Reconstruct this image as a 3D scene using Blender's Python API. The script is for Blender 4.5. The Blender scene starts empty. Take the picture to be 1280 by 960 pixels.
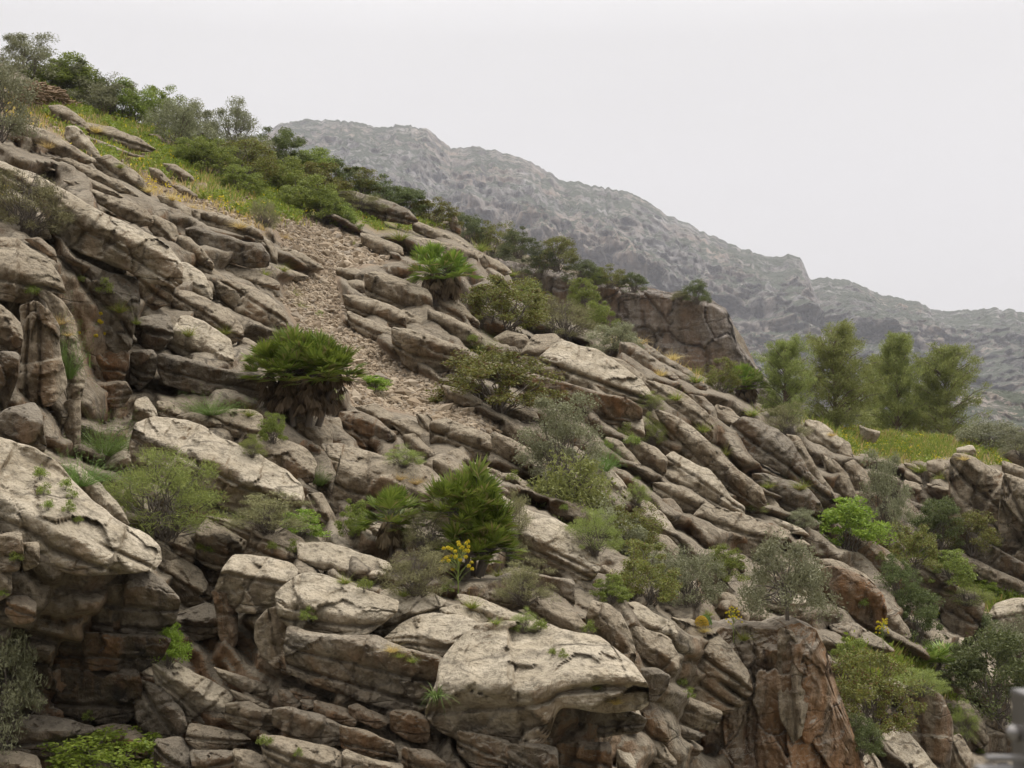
import bpy, math, random
import numpy as np
from mathutils import Matrix
R = math.radians
rng = np.random.default_rng(7)
random.seed(7)
scene = bpy.context.scene
C = scene.collection

# ------------------------------------------------------------------ camera frame
F = 1778.0                       # focal length in photo pixels (50 mm on 36 mm film, 1280 px wide)
PITCH = math.atan2(120.0, F)     # horizon lies at photo row 600
CP, SP = math.cos(PITCH), math.sin(PITCH)
def unproj(u, v, D):
    """photo pixel and distance along the view axis -> world point (camera stands at the origin)"""
    u = np.asarray(u, float); v = np.asarray(v, float); D = np.asarray(D, float)
    x = (u - 640.0) / F * D
    up = (480.0 - v) / F * D
    return np.stack([x, D * CP - up * SP, D * SP + up * CP], -1)

# ------------------------------------------------------------------ numpy noise
def _h(ix, iy, iz, seed):
    n = (ix * 374761393 + iy * 668265263 + iz * 2147483647 + seed * 974711) & 0xffffffff
    n = ((n ^ (n >> 13)) * 1274126177) & 0xffffffff
    n = ((n ^ (n >> 15)) * 2246822519) & 0xffffffff
    return ((n ^ (n >> 16)) & 0xffffff) / 16777215.0
def vnoise(P, seed=0):
    P = np.asarray(P, float)
    i = np.floor(P).astype(np.int64); f = P - i
    f = f * f * f * (f * (f * 6 - 15) + 10)
    x, y, z = i[..., 0], i[..., 1], i[..., 2]
    fx, fy, fz = f[..., 0], f[..., 1], f[..., 2]
    r = 0
    for dx in (0, 1):
        wx = fx if dx else 1 - fx
        for dy in (0, 1):
            wy = fy if dy else 1 - fy
            for dz in (0, 1):
                wz = fz if dz else 1 - fz
                r = r + wx * wy * wz * _h(x + dx, y + dy, z + dz, seed)
    return r * 2 - 1
def fbm(P, octaves=4, seed=0, gain=0.5, ridged=False):
    P = np.asarray(P, float); a = 1.0; t = 0; s = 0
    for k in range(octaves):
        n = vnoise(P, seed + k * 17)
        if ridged: n = 1 - 2 * np.abs(n)
        t = t + a * n; s += a; a *= gain; P = P * 2.03 + 11.7
    return t / s
def worley(P, seed=0):
    """F1, F2-F1 and a random value of the cell"""
    P = np.asarray(P, float); i = np.floor(P).astype(np.int64)
    f1 = np.full(P.shape[:-1], 9.0); f2 = f1.copy(); idv = np.zeros_like(f1)
    n = P.shape[-1]
    offs = [(a, b, c) for a in (-1, 0, 1) for b in (-1, 0, 1) for c in ((-1, 0, 1) if n == 3 else (0,))]
    for o in offs:
        c = i[..., 0] + o[0], i[..., 1] + o[1], (i[..., 2] + o[2]) if n == 3 else np.zeros_like(i[..., 0])
        q = [c[k] + _h(*c, seed + 31 * k + 1) for k in range(n)]
        d = np.sqrt(sum((q[k] - P[..., k]) ** 2 for k in range(n)))
        rv = _h(*c, seed + 777)
        near = d < f1
        f2 = np.where(near, f1, np.minimum(f2, d)); idv = np.where(near, rv, idv); f1 = np.where(near, d, f1)
    return f1, f2 - f1, idv
def sstep(a, b, x):
    t = np.clip((x - a) / (b - a), 0, 1); return t * t * (3 - 2 * t)

# ------------------------------------------------------------------ object helpers
def mesh_from(name, V, Fc, mat=None, smooth=True):
    V = np.asarray(V, np.float32); Fc = np.asarray(Fc, np.int32)
    me = bpy.data.meshes.new(name)
    k = Fc.shape[1]
    me.vertices.add(len(V)); me.vertices.foreach_set('co', V.ravel())
    me.loops.add(Fc.size); me.loops.foreach_set('vertex_index', Fc.ravel())
    me.polygons.add(len(Fc)); me.polygons.foreach_set('loop_start', np.arange(0, Fc.size, k, dtype=np.int32))
    me.polygons.foreach_set('loop_total', np.full(len(Fc), k, np.int32))
    me.polygons.foreach_set('use_smooth', np.full(len(Fc), smooth))
    me.update(calc_edges=True); me.validate()
    if mat: me.materials.append(mat)
    return me
def link(name, data, parent=None, loc=None):
    o = bpy.data.objects.new(name, data); C.objects.link(o)
    if parent: o.parent = parent
    if loc is not None: o.location = [float(c) for c in loc]
    return o
def tag(o, label=None, cat=None, group=None, kind=None):
    for k, val in (('label', label), ('category', cat), ('group', group), ('kind', kind)):
        if val: o[k] = val
    return o
def point_attr(me, name, vals):
    a = me.attributes.new(name, 'FLOAT', 'POINT'); a.data.foreach_set('value', np.asarray(vals, np.float32).ravel())

def inpoly(u, v, poly):
    u = np.asarray(u, float); v = np.asarray(v, float); r = np.zeros(u.shape, bool); n = len(poly)
    for k in range(n):
        x1, y1 = poly[k]; x2, y2 = poly[(k + 1) % n]
        if y1 == y2: continue
        c = ((y1 > v) != (y2 > v)) & (u < (x2 - x1) * (v - y1) / (y2 - y1) + x1)
        r ^= c
    return r
def polydist(u, v, poly):
    u = np.asarray(u, float); v = np.asarray(v, float); best = np.full(u.shape, 1e9); n = len(poly)
    for k in range(n):
        x1, y1 = poly[k]; x2, y2 = poly[(k + 1) % n]
        dx, dy = x2 - x1, y2 - y1; L = dx * dx + dy * dy + 1e-9
        t = np.clip(((u - x1) * dx + (v - y1) * dy) / L, 0, 1)
        best = np.minimum(best, np.hypot(u - x1 - t * dx, v - y1 - t * dy))
    return np.where(inpoly(u, v, poly), -best, best)

# ------------------------------------------------------------------ materials
class NT:
    def __init__(s, name):
        s.m = bpy.data.materials.new(name); s.m.use_nodes = True; s.t = s.m.node_tree; s.t.nodes.clear()
        s.out = s.n('ShaderNodeOutputMaterial')
    def n(s, typ, **kw):
        x = s.t.nodes.new(typ)
        for k, v in kw.items():
            if k.startswith('i_'): x.inputs[k[2:].replace('_', ' ')].default_value = v
            else: setattr(x, k, v)
        return x
    def l(s, a, b): s.t.links.new(a, b)
    def coord(s, scale=(1, 1, 1), rot=(0, 0, 0), src='Object'):
        if not hasattr(s, 'tc'): s.tc = s.n('ShaderNodeTexCoord')
        mp = s.n('ShaderNodeMapping'); mp.inputs['Scale'].default_value = scale; mp.inputs['Rotation'].default_value = rot
        s.l(s.tc.outputs[src], mp.inputs['Vector']); return mp.outputs[0]
    def noise(s, vec, scale, detail=4, rough=.55, dist=0.0):
        x = s.n('ShaderNodeTexNoise'); x.inputs['Scale'].default_value = scale; x.inputs['Detail'].default_value = detail
        x.inputs['Roughness'].default_value = rough; x.inputs['Distortion'].default_value = dist
        if vec is not None: s.l(vec, x.inputs['Vector'])
        return x.outputs['Fac']
    def ramp(s, fac, stops):
        x = s.n('ShaderNodeValToRGB'); e = x.color_ramp.elements
        while len(e) < len(stops): e.new(.5)
        for k, (p, c) in enumerate(stops):
            e[k].position = p; e[k].color = (c if hasattr(c, '__len__') else (c, c, c)) + (() if hasattr(c, '__len__') and len(c) == 4 else (1,)) if hasattr(c, '__len__') else (c, c, c, 1)
        s.l(fac, x.inputs[0]); return x.outputs[0]
    def mix(s, fac, a, b, mode='MIX'):
        x = s.n('ShaderNodeMix', data_type='RGBA', blend_type=mode)
        for val, idx in ((fac, 0), (a, 6), (b, 7)):
            if hasattr(val, 'is_linked') or hasattr(val, 'links'): s.l(val, x.inputs[idx])
            else: x.inputs[idx].default_value = val if idx == 0 else (tuple(val) + (1,))[:4]
        return x.outputs[2]
    def math(s, op, a, b=None, c=None, clamp=False):
        x = s.n('ShaderNodeMath', operation=op, use_clamp=clamp)
        for k, val in enumerate((a, b, c)):
            if val is None: continue
            if hasattr(val, 'links'): s.l(val, x.inputs[k])
            else: x.inputs[k].default_value = val
        return x.outputs[0]
    def attr(s, name):
        x = s.n('ShaderNodeAttribute', attribute_name=name); return x.outputs['Fac']

DIP = R(28)
def rock_material(name, base, pale, brown, ochre_amt, streak_amt, scale=1.0, soil=False, bump=1.0):
    s = NT(name)
    co = s.coord((scale,) * 3)
    bed = s.coord((scale * .7, scale * .8, scale * 2.1), (0, DIP, 0))        # stretched along the bedding
    ver = s.coord((scale * 2.6, scale * 2.6, scale * .22))                     # vertical water streaks
    n1 = s.noise(co, 1.1, 8, .62); n2 = s.noise(co, 6.5, 6, .65); n3 = s.noise(bed, 3.0, 6, .6); n4 = s.noise(ver, 1.5, 5, .6, .4)
    big = s.noise(co, .45, 3, .5)
    col = s.mix(s.ramp(n1, [(.32, 0.0), (.68, 1.0)]), base, pale)
    col = s.mix(s.math('MULTIPLY', s.ramp(n3, [(.44, 0.0), (.70, 1.0)]), .40), col, brown)
    # dark lichen specks and pits
    spk = s.ramp(n2, [(.52, 0.0), (.64, 1.0)])
    col = s.mix(s.math('MULTIPLY', spk, .62), col, [c * .38 for c in base])
    spk2 = s.ramp(s.noise(co, 17, 4, .6), [(.53, 0.0), (.66, 1.0)])
    col = s.mix(s.math('MULTIPLY', spk2, .55), col, [c * .45 for c in base])
    lich = s.ramp(s.noise(co, 3.4, 5, .7), [(.56, 0.0), (.68, 1.0)])
    col = s.mix(s.math('MULTIPLY', lich, .5), col, [min(1, c * 1.28) for c in pale])
    # stains that run down the steep faces
    geo = s.n('ShaderNodeNewGeometry'); sep = s.n('ShaderNodeSeparateXYZ'); s.l(geo.outputs['True Normal'], sep.inputs[0])
    steep = s.ramp(sep.outputs[2], [(.25, 1.0), (.62, 0.0)])
    brn = s.ramp(s.noise(ver, .9, 4, .6, .3), [(.36, 0.0), (.6, 1.0)])
    col = s.mix(s.math('MULTIPLY', s.math('MULTIPLY', brn, steep), .35 + .4 * streak_amt), col, [base[0] * .62, base[1] * .50, base[2] * .36])
    blk = s.math('MULTIPLY', s.math('MULTIPLY', s.ramp(n4, [(.50, 0.0), (.66, 1.0)]), steep), streak_amt)
    col = s.mix(blk, col, (.035, .030, .026))
    och = s.ramp(s.math('ADD', s.math('MULTIPLY', big, .6), s.math('MULTIPLY', s.noise(ver, .8, 4, .6, .5), .5)), [(.56 - .22 * ochre_amt, 0.0), (.72 - .14 * ochre_amt, 1.0)])
    col = s.mix(s.math('MULTIPLY', s.math('MULTIPLY', och, steep), min(1, .25 + ochre_amt)), col, (.37, .185, .080))
    if soil:
        so = s.attr('soil')
        sc = s.mix(s.ramp(s.noise(co, 2.2, 6, .7), [(.35, 0.0), (.65, 1.0)]), (.20, .145, .095), (.33, .25, .17))
        gr = s.ramp(s.noise(co, .8, 5, .7), [(.42, 0.0), (.56, 1.0)])
        g2 = s.mix(n1, (.10, .12, .03), (.21, .20, .05))
        sc = s.mix(s.math('MULTIPLY', gr, s.attr('green')), sc, g2)
        sof = s.math('ADD', so, s.math('MULTIPLY', s.math('SUBTRACT', n2, .5), .8), clamp=True)
        col = s.mix(s.ramp(sof, [(.35, 0.0), (.6, 1.0)]), col, sc)
    b = s.n('ShaderNodeBsdfPrincipled'); b.inputs['Roughness'].default_value = .93
    b.inputs['Specular IOR Level'].default_value = .25
    s.l(col, b.inputs['Base Color'])
    # relief: grain, pits, bedding lines, fine cracks
    vo = s.n('ShaderNodeTexVoronoi', feature='DISTANCE_TO_EDGE'); vo.inputs['Scale'].default_value = .85
    wv = s.n('ShaderNodeMix', data_type='VECTOR'); wn = s.n('ShaderNodeTexNoise'); wn.inputs['Scale'].default_value = 1.8; s.l(bed, wn.inputs['Vector'])
    wv.inputs[0].default_value = .35; s.l(bed, wv.inputs[4]); s.l(wn.outputs['Color'], wv.inputs[5]); s.l(wv.outputs[1], vo.inputs['Vector'])
    crack = s.ramp(vo.outputs['Distance'], [(0.0, 0.0), (.022, 1.0)])
    col = s.mix(s.math('MULTIPLY', s.math('SUBTRACT', 1.0, crack), s.math('MULTIPLY', s.ramp(n1, [(.42, 0.0), (.58, 1.0)]), .75)), col, (.045, .036, .026)); s.l(col, b.inputs['Base Color'])
    hgt = s.math('ADD', s.math('MULTIPLY', n1, .55), s.math('MULTIPLY', n2, .30))
    hgt = s.math('ADD', hgt, s.math('MULTIPLY', n3, .26))
    hgt = s.math('ADD', hgt, s.math('MULTIPLY', crack, .07))
    hgt = s.math('ADD', hgt, s.math('MULTIPLY', s.noise(co, 24, 3, .6), .09))
    rg = s.noise(s.coord((scale * 3.2, scale * 3.2, scale * 1.1), (0, R(-20), 0)), 2.2, 5, .65, .5)
    hgt = s.math('ADD', hgt, s.math('MULTIPLY', rg, .22))
    bp = s.n('ShaderNodeBump'); bp.inputs['Strength'].default_value = min(1, .85 * bump); bp.inputs['Distance'].default_value = .34 * bump / scale
    s.l(hgt, bp.inputs['Height']); s.l(bp.outputs[0], b.inputs['Normal'])
    s.l(b.outputs[0], s.out.inputs[0])
    return s.m

def leaf_material(name, c1, c2, trans=.3, rough=.55, c3=None):
    s = NT(name)
    geo = s.n('ShaderNodeNewGeometry'); oi = s.n('ShaderNodeObjectInfo')
    n = s.noise(s.coord((1, 1, 1)), 5, 3)
    f = s.math('ADD', s.math('MULTIPLY', geo.outputs['Random Per Island'], .6), s.math('MULTIPLY', n, .5))
    col = s.mix(s.ramp(f, [(.2, 0.0), (.85, 1.0)]), c1, c2)
    if c3: col = s.mix(s.ramp(geo.outputs['Random Per Island'], [(.86, 0.0), (.9, 1.0)]), col, c3)
    hs = s.n('ShaderNodeHueSaturation'); s.l(col, hs.inputs['Color'])
    s.l(s.math('ADD', s.math('MULTIPLY', oi.outputs['Random'], .022), .489), hs.inputs['Hue'])
    s.l(s.math('ADD', s.math('MULTIPLY', oi.outputs['Random'], .35), .82), hs.inputs['Value'])
    b = s.n('ShaderNodeBsdfPrincipled'); b.inputs['Roughness'].default_value = rough; b.inputs['Specular IOR Level'].default_value = .3
    s.l(hs.outputs[0], b.inputs['Base Color'])
    t = s.n('ShaderNodeBsdfTranslucent'); s.l(hs.outputs[0], t.inputs['Color'])
    m = s.n('ShaderNodeMixShader'); m.inputs[0].default_value = trans
    s.l(b.outputs[0], m.inputs[1]); s.l(t.outputs[0], m.inputs[2]); s.l(m.outputs[0], s.out.inputs[0])
    return s.m
def plain(name, c, rough=.8, metal=0.0, c2=None, sc=8):
    s = NT(name); b = s.n('ShaderNodeBsdfPrincipled'); b.inputs['Roughness'].default_value = rough; b.inputs['Metallic'].default_value = metal
    n = s.noise(s.coord((1, 1, 1)), sc, 5)
    s.l(s.mix(n, [x * .75 for x in c], c2 or [min(1, x * 1.2) for x in c]), b.inputs['Base Color']); s.l(b.outputs[0], s.out.inputs[0]); return s.m
# ------------------------------------------------------------------ rocks: outline in photo pixels, options
# keys: f crease height fraction, o metres nearer, g grooves, m material, d distance, j joints, k top recede, L label, a dip angle (deg)
ROCKS = [
 ("62,133 80,133 105,150 111,163 95,160 70,148", {}),
 ("84,160 95,159 112,175 124,195 112,197 95,185 82,172", dict(m='pale', L='whitish weathered boulder on the bare slope below the stone heap')),
 ("10,152 30,155 60,165 90,183 115,198 105,203 80,198 50,180 20,165", {}),
 ("108,155 140,160 170,172 190,185 185,189 160,187 130,178 110,168", {}),
 ("110,170 135,180 160,190 178,195 165,195 130,188 112,180", {}),
 ("118,202 138,196 154,206 175,221 186,241 183,245 168,244 154,233 130,220", dict(L='rounded brown boulder with a notched top at the edge of the grassy slope')),
 ("187,210 200,213 214,228 205,230 190,222", {}), ("205,205 220,206 240,220 241,226 225,225 210,215", {}),
 ("215,232 230,233 246,244 245,248 228,243", {}), ("186,168 198,168 208,178 195,178", {}),
 ("68,200 90,200 120,212 145,226 165,240 168,243 155,243 125,228 95,215 72,208", {}),
 ("66,205 95,213 120,228 150,243 148,246 125,240 95,225 70,215", {}),
 ("-12,186 20,195 45,203 66,212 50,213 20,205 -12,200", {}),
 ("84,228 100,230 130,243 160,252 180,262 187,272 185,280 170,281 150,270 125,255 105,243", dict(o=.5, L='pointed wedge slab lying along the top of the big tilted outcrop')),
 ("-12,203 15,212 50,222 80,240 110,257 145,277 175,290 200,305 214,322 215,345 205,352 175,345 150,330 110,315 70,302 55,292 75,268 60,252 30,238 -12,225", dict(f=.3, o=.3, g=[.62], L='long tilted outcrop with a pale bedding top, right of the grey broom', m='pale')),
 ("55,290 110,292 150,302 163,315 156,330 150,345 110,345 75,330 62,318", dict(o=.2)),
 ("165,322 213,325 218,350 213,375 190,385 170,360", dict(f=.15, j=3, g=[.5])),
 ("72,325 100,330 130,345 165,352 172,380 165,405 160,430 140,435 110,400 85,390 78,350", dict(f=.12, m='brown', L='smooth brown overhanging bulge above the dark hollow on the left')),
 ("-14,300 24,302 47,318 61,330 73,349 78,365 45,367 32,378 -14,371", dict(f=.45, L='blocky pale-topped boulder at the left edge, above the tall columns')),
 ("32,300 50,298 68,312 70,328 60,320 45,310", dict(m='ochre')), ("25,285 40,280 58,285 63,298 45,300 30,296", {}),
 ("186,271 198,271 218,283 221,293 215,308 206,305 188,287", {}), ("182,252 195,254 212,262 221,272 220,281 205,275 185,262", {}),
 ("198,246 215,248 237,262 237,280 228,285 220,270 205,258", {}), ("237,262 253,263 254,285 240,285", {}),
 ("255,267 275,268 300,277 323,288 326,298 320,304 300,300 275,290 256,284", dict(f=.2, o=.5, L='upper of two long brown ledge slabs stepping down to the scree')),
 ("237,288 250,285 280,294 305,303 322,305 332,318 330,331 310,333 290,327 262,322 250,305 238,295", dict(f=.15, o=.3, m='brown', L='lower of two long brown ledge slabs stepping down to the scree')),
 ("326,297 338,303 346,315 345,333 333,333 332,315 327,306", {}), ("347,310 365,313 380,318 403,335 395,337 380,334 347,323", dict(o=.6)),
 ("340,333 355,333 370,340 384,345 383,350 365,351 345,348", {}),
 ("216,296 235,298 252,310 265,330 263,336 250,333 225,322 214,312", dict(f=.15)),
 ("216,330 235,330 252,342 263,360 263,373 245,370 225,362 216,352", dict(f=.5, m='pale')),
 ("247,335 262,334 280,345 286,353 275,357 262,352", dict(o=.3)), ("253,350 265,353 270,367 262,370", {}),
 ("275,355 290,352 310,358 335,370 350,385 356,397 352,412 335,415 315,412 298,402 285,385 275,370", dict(f=.25, g=[.3], o=.6, L='large smooth grey boulder split by a diagonal crack, above the fan palm')),
 ("268,330 290,332 320,340 345,352 345,362 320,355 290,348 275,345", dict(f=.6)),
 ("300,404 330,415 330,428 305,425", {}),
 ("216,365 235,366 265,378 285,390 298,405 300,420 285,428 262,412 240,395 218,385", dict(f=.4)),
 ("228,397 240,396 265,410 285,425 288,440 287,455 270,458 240,448 212,435 215,418 226,412", dict(f=.45, o=.5, m='pale', L='pale fluted boulder resting on the dark brown block beside the palm')),
 ("205,445 230,448 260,458 290,463 318,468 325,478 323,495 315,502 280,495 240,490 212,480 204,462", dict(f=.1, m='brown', L='long dark brown block under the fluted boulder, left of the palm skirt')),
 ("290,448 305,448 318,460 315,466 295,460", {}), ("298,425 308,423 320,430 330,440 312,445 298,438", {}),
 ("-12,378 12,390 28,407 30,420 25,442 -12,440", dict(f=.3)), ("-12,442 24,443 22,470 15,490 5,515 -12,518", dict(f=.1, m='brown')),
 ("25,390 45,383 62,395 72,410 73,435 78,465 80,480 65,500 30,508 22,490 28,460 30,420", dict(f=.2, a=80, g=[.5], L='tall rounded brown column on the left, hung with yellow-green plants')),
 ("45,370 65,372 82,385 92,405 100,440 104,465 100,495 85,505 82,480 75,440 72,405 60,385", dict(a=75, o=-.4, L='narrow pale pillar leaning behind the hanging fennel')),
 ("80,505 100,500 100,555 85,560 80,530", dict(a=85)), ("10,515 40,508 50,520 55,560 25,578 -10,562 -10,530", dict(f=.1, m='brown', o=-.6)),
 ("122,430 150,432 158,440 158,460 150,477 110,478 106,470 115,450", dict(f=.1, m='ochre', L='square block with an orange left edge in the dark hollow')),
 ("165,441 190,441 196,450 192,470 175,487 162,478", dict(f=.12, m='brown')), ("103,480 145,478 155,478 163,492 150,508 120,510 103,500", dict(f=.1, m='ochre')),
 ("130,410 160,408 170,425 160,436 135,430", dict(m='brown')), ("175,398 210,395 215,420 200,437 175,432 170,415", dict(m='brown')),
 ("170,502 183,498 195,515 195,530 180,540 165,532", dict(m='pale')), ("197,502 212,503 226,513 218,525 198,522", {}),
 ("223,521 240,516 262,518 275,530 272,540 250,533 228,526", {}), ("262,516 290,512 315,513 326,520 325,540 310,550 290,545 275,530", dict(f=.6)),
 ("350,522 370,517 395,525 412,540 413,555 402,572 388,568 378,545 360,532", dict(L='grey angular boulder directly below the dead skirt of the fan palm')),
 ("173,560 180,535 200,526 230,530 265,545 300,560 340,585 365,605 368,620 360,640 325,645 280,630 250,610 215,600 178,590", dict(f=.42, o=.4, g=[.55], m='pale', L='broad cracked boulder behind the bright wiry shrub, left of centre')),
 ("325,545 350,550 380,562 392,580 388,600 370,605 345,585 320,570", dict(f=.5)),
 ("327,500 335,495 342,505 338,510", {}), ("340,505 352,502 365,512 355,518 342,514", {}), ("412,525 425,522 428,540 418,548 410,540", {}),
 ("122,590 140,572 162,550 170,562 168,585 145,597", dict(m='pale', L='upright pointed triangular stone between the green fennel clumps')),
 ("-20,553 20,556 45,570 65,585 95,610 125,635 150,655 175,665 188,680 190,695 182,706 150,710 100,714 50,710 45,690 20,680 -20,672", dict(f=.6, o=1.0, m='pale', j=2, L='huge pale flat-topped slab with weeds in its cracks, at the left edge')),
 ("68,585 95,583 110,592 130,612 150,635 158,652 140,650 110,625 85,605", dict(m='pale')),
 ("-12,672 25,668 28,690 22,712 -12,712", dict(f=.1)), ("27,680 48,680 48,705 30,712", dict(f=.1)),
 ("74,723 106,714 166,710 198,730 218,751 213,772 198,790 170,794 117,790 76,786", dict(f=.25, o=.6, g=[.55], m='brown', L='dark thick slab directly beneath the huge pale slab on the left')),
 ("42,785 100,790 170,795 195,795 205,800 195,820 170,838 110,835 60,830 35,815", dict(f=.06, m='dark', o=.35, L='black-streaked bed with an orange patch, below the dark thick slab')),
 ("25,825 60,832 120,838 165,840 170,860 165,890 150,902 100,905 40,900 20,870", dict(f=.06, m='dark', o=.2, L='lowest black-stained bed of the left stack, above the reclining ledge')),
 ("10,905 40,897 80,900 110,908 115,918 100,930 60,945 20,945 5,930", dict(f=.3, m='brown')), ("118,912 140,905 165,910 182,925 180,945 150,945 125,935", dict(m='ochre')),
 ("-12,942 20,940 45,947 55,980 -12,980", {}),
 ("175,710 195,695 225,700 248,712 258,730 260,745 250,758 225,755 215,745 200,730", dict(L='knobbly rounded boulder touching the right end of the stacked slabs', o=-.3)),
 ("-8,712 13,712 14,740 0,750 -8,735", {}), ("10,748 30,746 44,755 42,775 20,780 8,765", dict(m='ochre')),
 ("195,675 215,665 232,668 243,685 240,702 220,698 200,688", {}),
 ("248,665 262,648 280,660 305,675 310,682 295,700 275,712 258,705 245,690", {}),
 ("262,648 297,652 326,653 354,662 375,675 378,693 370,709 346,701 318,698 303,695 316,680 290,664", dict(f=.5, o=.3, L='two-lobed boulder with a pitted crest, above the faceted block')),
 ("272,740 282,713 294,698 315,698 358,707 368,716 352,742 342,760 318,763 296,760", dict(f=.35, o=.9, m='pale', L='faceted grey block perched over the black gap')),
 ("240,760 258,755 275,762 277,775 268,795 240,800 220,795 218,770", dict(m='brown')), ("266,742 285,745 295,765 296,800 285,815 275,795 270,760", dict(m='ochre', a=80)),
 ("335,765 345,762 358,768 367,785 368,810 370,840 350,835 330,820 320,800 322,780", dict(a=80, f=.15, o=.3, L='egg-shaped boulder standing left of the overhanging slab')),
 ("352,745 360,735 380,722 410,722 440,735 470,745 490,752 488,765 470,780 450,795 430,797 395,793 370,785 355,768", dict(f=.5, o=.7, m='pale', L='rounded pale boulder resting on the long overhanging slab')),
 ("470,762 480,740 505,735 535,742 553,752 545,765 510,775 495,790 475,797 468,785", dict(f=.6, m='pale')),
 ("370,788 400,795 450,798 470,800 500,810 540,825 550,835 545,855 520,885 480,880 440,868 400,855 370,840 366,810", dict(f=.12, o=.6, m='tan', j=2, L='long overhanging slab with a tan streaked face, bottom centre')),
 ("485,800 510,780 545,768 580,775 612,790 595,800 570,820 560,828 540,820 510,808", dict(f=.55, o=.5, m='pale', L='wedge-shaped pale rock leaning against the largest boulder')),
 ("552,762 575,757 600,765 612,775 613,790 590,787 560,775", dict(f=.6, m='pale')),
 ("545,890 560,850 562,830 580,808 605,790 640,787 700,793 740,803 775,830 795,858 795,880 785,888 740,885 700,878 692,885 685,908 670,925 640,928 600,920 560,905", dict(f=.46, o=1.1, g=[.66], m='pale', L='largest pale boulder, bottom centre, with a long crack across its face')),
 ("690,882 740,886 785,890 802,900 795,915 760,918 720,925 690,925 675,918", dict(f=.08, o=.4, m='brown')),
 ("775,888 795,883 803,900 798,915 780,918 773,905", dict(m='pale', o=.5)),
 ("578,745 600,748 640,765 680,778 702,788 690,792 650,785 615,775 585,760", dict(f=.6, m='pale')), ("612,740 640,742 655,760 640,762 615,752", {}),
 ("590,612 615,615 640,628 660,640 700,655 725,670 740,690 743,705 735,718 715,722 690,718 650,705 620,692 598,662", dict(f=.5, o=.9, m='pale', L='smooth whale-backed boulder right of the twin fan palms')),
 ("655,715 690,722 715,725 716,755 700,760 660,745", dict(f=.06, m='tan')), ("718,722 735,728 755,742 764,752 750,755 725,745", {}),
 ("655,745 690,755 715,765 730,780 735,795 715,795 690,785 660,765", {}),
 ("742,755 760,758 775,770 785,790 792,815 785,840 760,825 738,795 735,775", dict(f=.3)),
 ("782,757 798,755 818,767 839,779 844,791 829,792 810,786 786,779", dict(f=.6, m='pale', o=.3, L='white-topped slab above the rounded grey ledge, right of the largest boulder')),
 ("787,785 810,788 835,800 847,818 846,835 838,845 815,838 792,828 790,805", dict(f=.35, o=.3)), ("800,835 820,838 836,845 832,860 818,875 800,870 792,850", dict(f=.1, m='brown')),
 ("842,778 868,785 893,795 915,816 930,838 935,862 920,880 899,889 873,879 850,867 832,858 842,842 846,816", dict(f=.22, g=[.34, .52, .76], o=.4, a=22, L='big layered boulder with parallel cracks, crowned by an orange and green cushion')),
 ("828,865 850,868 880,880 899,890 895,903 885,912 860,905 830,890 822,875", dict(f=.2, g=[.5])), ("832,903 855,908 880,918 870,925 840,920", dict(m='brown')), ("838,918 865,926 878,935 870,945 845,940", dict(m='tan')),
 ("806,890 822,887 832,905 835,925 822,930 808,925 803,905", dict(m='ochre')), ("790,920 805,922 812,940 808,955 795,950", dict(m='tan')),
 ("395,876 430,885 445,900 440,908 415,902 395,892", dict(m='ochre')), ("428,908 460,915 490,928 495,945 460,945 430,935", dict(m='ochre', f=.1)),
 ("490,890 520,890 535,900 535,925 510,925 490,912", dict(m='ochre', f=.1, o=-.2)), ("505,935 535,940 555,955 550,980 505,980", dict(m='ochre', f=.1)),
 ("575,915 600,920 635,928 640,960 600,965 575,940", dict(m='tan', f=.05)), ("637,932 670,932 695,935 695,980 640,980", dict(m='brown', f=.1)),
 ("697,932 730,930 760,930 762,980 697,980", dict(m='ochre', f=.1)), ("772,935 785,935 795,955 790,980 770,975", dict(m='pale')),
 ("195,830 215,830 245,845 275,860 287,870 280,900 260,906 235,900 225,880 200,865", dict(f=.4, m='pale', j=2)), ("285,880 310,878 325,885 343,888 340,910 320,916 300,910 284,900", dict(f=.12)),
 ("270,835 300,845 330,855 347,868 340,875 310,865 280,850", {}), ("288,862 310,870 335,882 330,888 300,878", {}),
 ("348,862 365,865 375,880 365,888 350,878", dict(m='tan')), ("375,875 390,875 393,885 380,890", dict(m='tan')),
 ("345,888 365,885 400,895 425,908 426,930 405,932 370,920 345,908", dict(f=.12, m='tan', j=2)),
 ("240,905 270,910 300,918 310,925 290,935 250,938 235,925", {}), ("195,925 225,925 235,940 235,980 195,980", dict(m='brown')),
 ("240,938 280,938 300,940 285,965 245,970", dict(m='tan')), ("293,938 315,940 350,955 355,980 300,980", dict(f=.4)),
 ("330,920 370,925 420,938 430,960 425,980 360,980 335,945", dict(f=.35)), ("432,938 470,950 500,955 500,980 430,980", dict(f=.2)),
 ("168,850 200,862 225,885 232,910 215,925 190,920 172,905", dict(m='brown', f=.15)),
 ("428,516 450,515 470,525 490,540 493,555 480,563 455,562 430,552 425,535", dict(f=.15, m='ochre', L='orange-brown faced boulder at the foot of the scree')),
 ("445,510 470,506 490,518 495,530 480,535 460,522", dict(f=.5)), ("490,528 510,524 530,535 540,550 525,555 505,545", dict(f=.5)),
 ("505,545 518,543 530,555 542,565 540,572 520,568 508,558", {}), ("520,518 540,522 542,555 530,550", {}),
 ("541,530 560,525 585,535 610,545 611,560 605,575 585,574 560,562 542,556", dict(f=.18, o=.4, L='left of two grey blocks holding back the lower end of the scree')),
 ("612,548 620,542 640,550 662,562 664,580 660,597 640,592 618,580 611,568", dict(f=.18, o=.5, L='right of two grey blocks holding back the lower end of the scree')),
 ("558,568 572,561 585,572 587,582 570,582 557,578", {}), ("530,578 540,574 547,583 544,594 533,590", {}),
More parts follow.
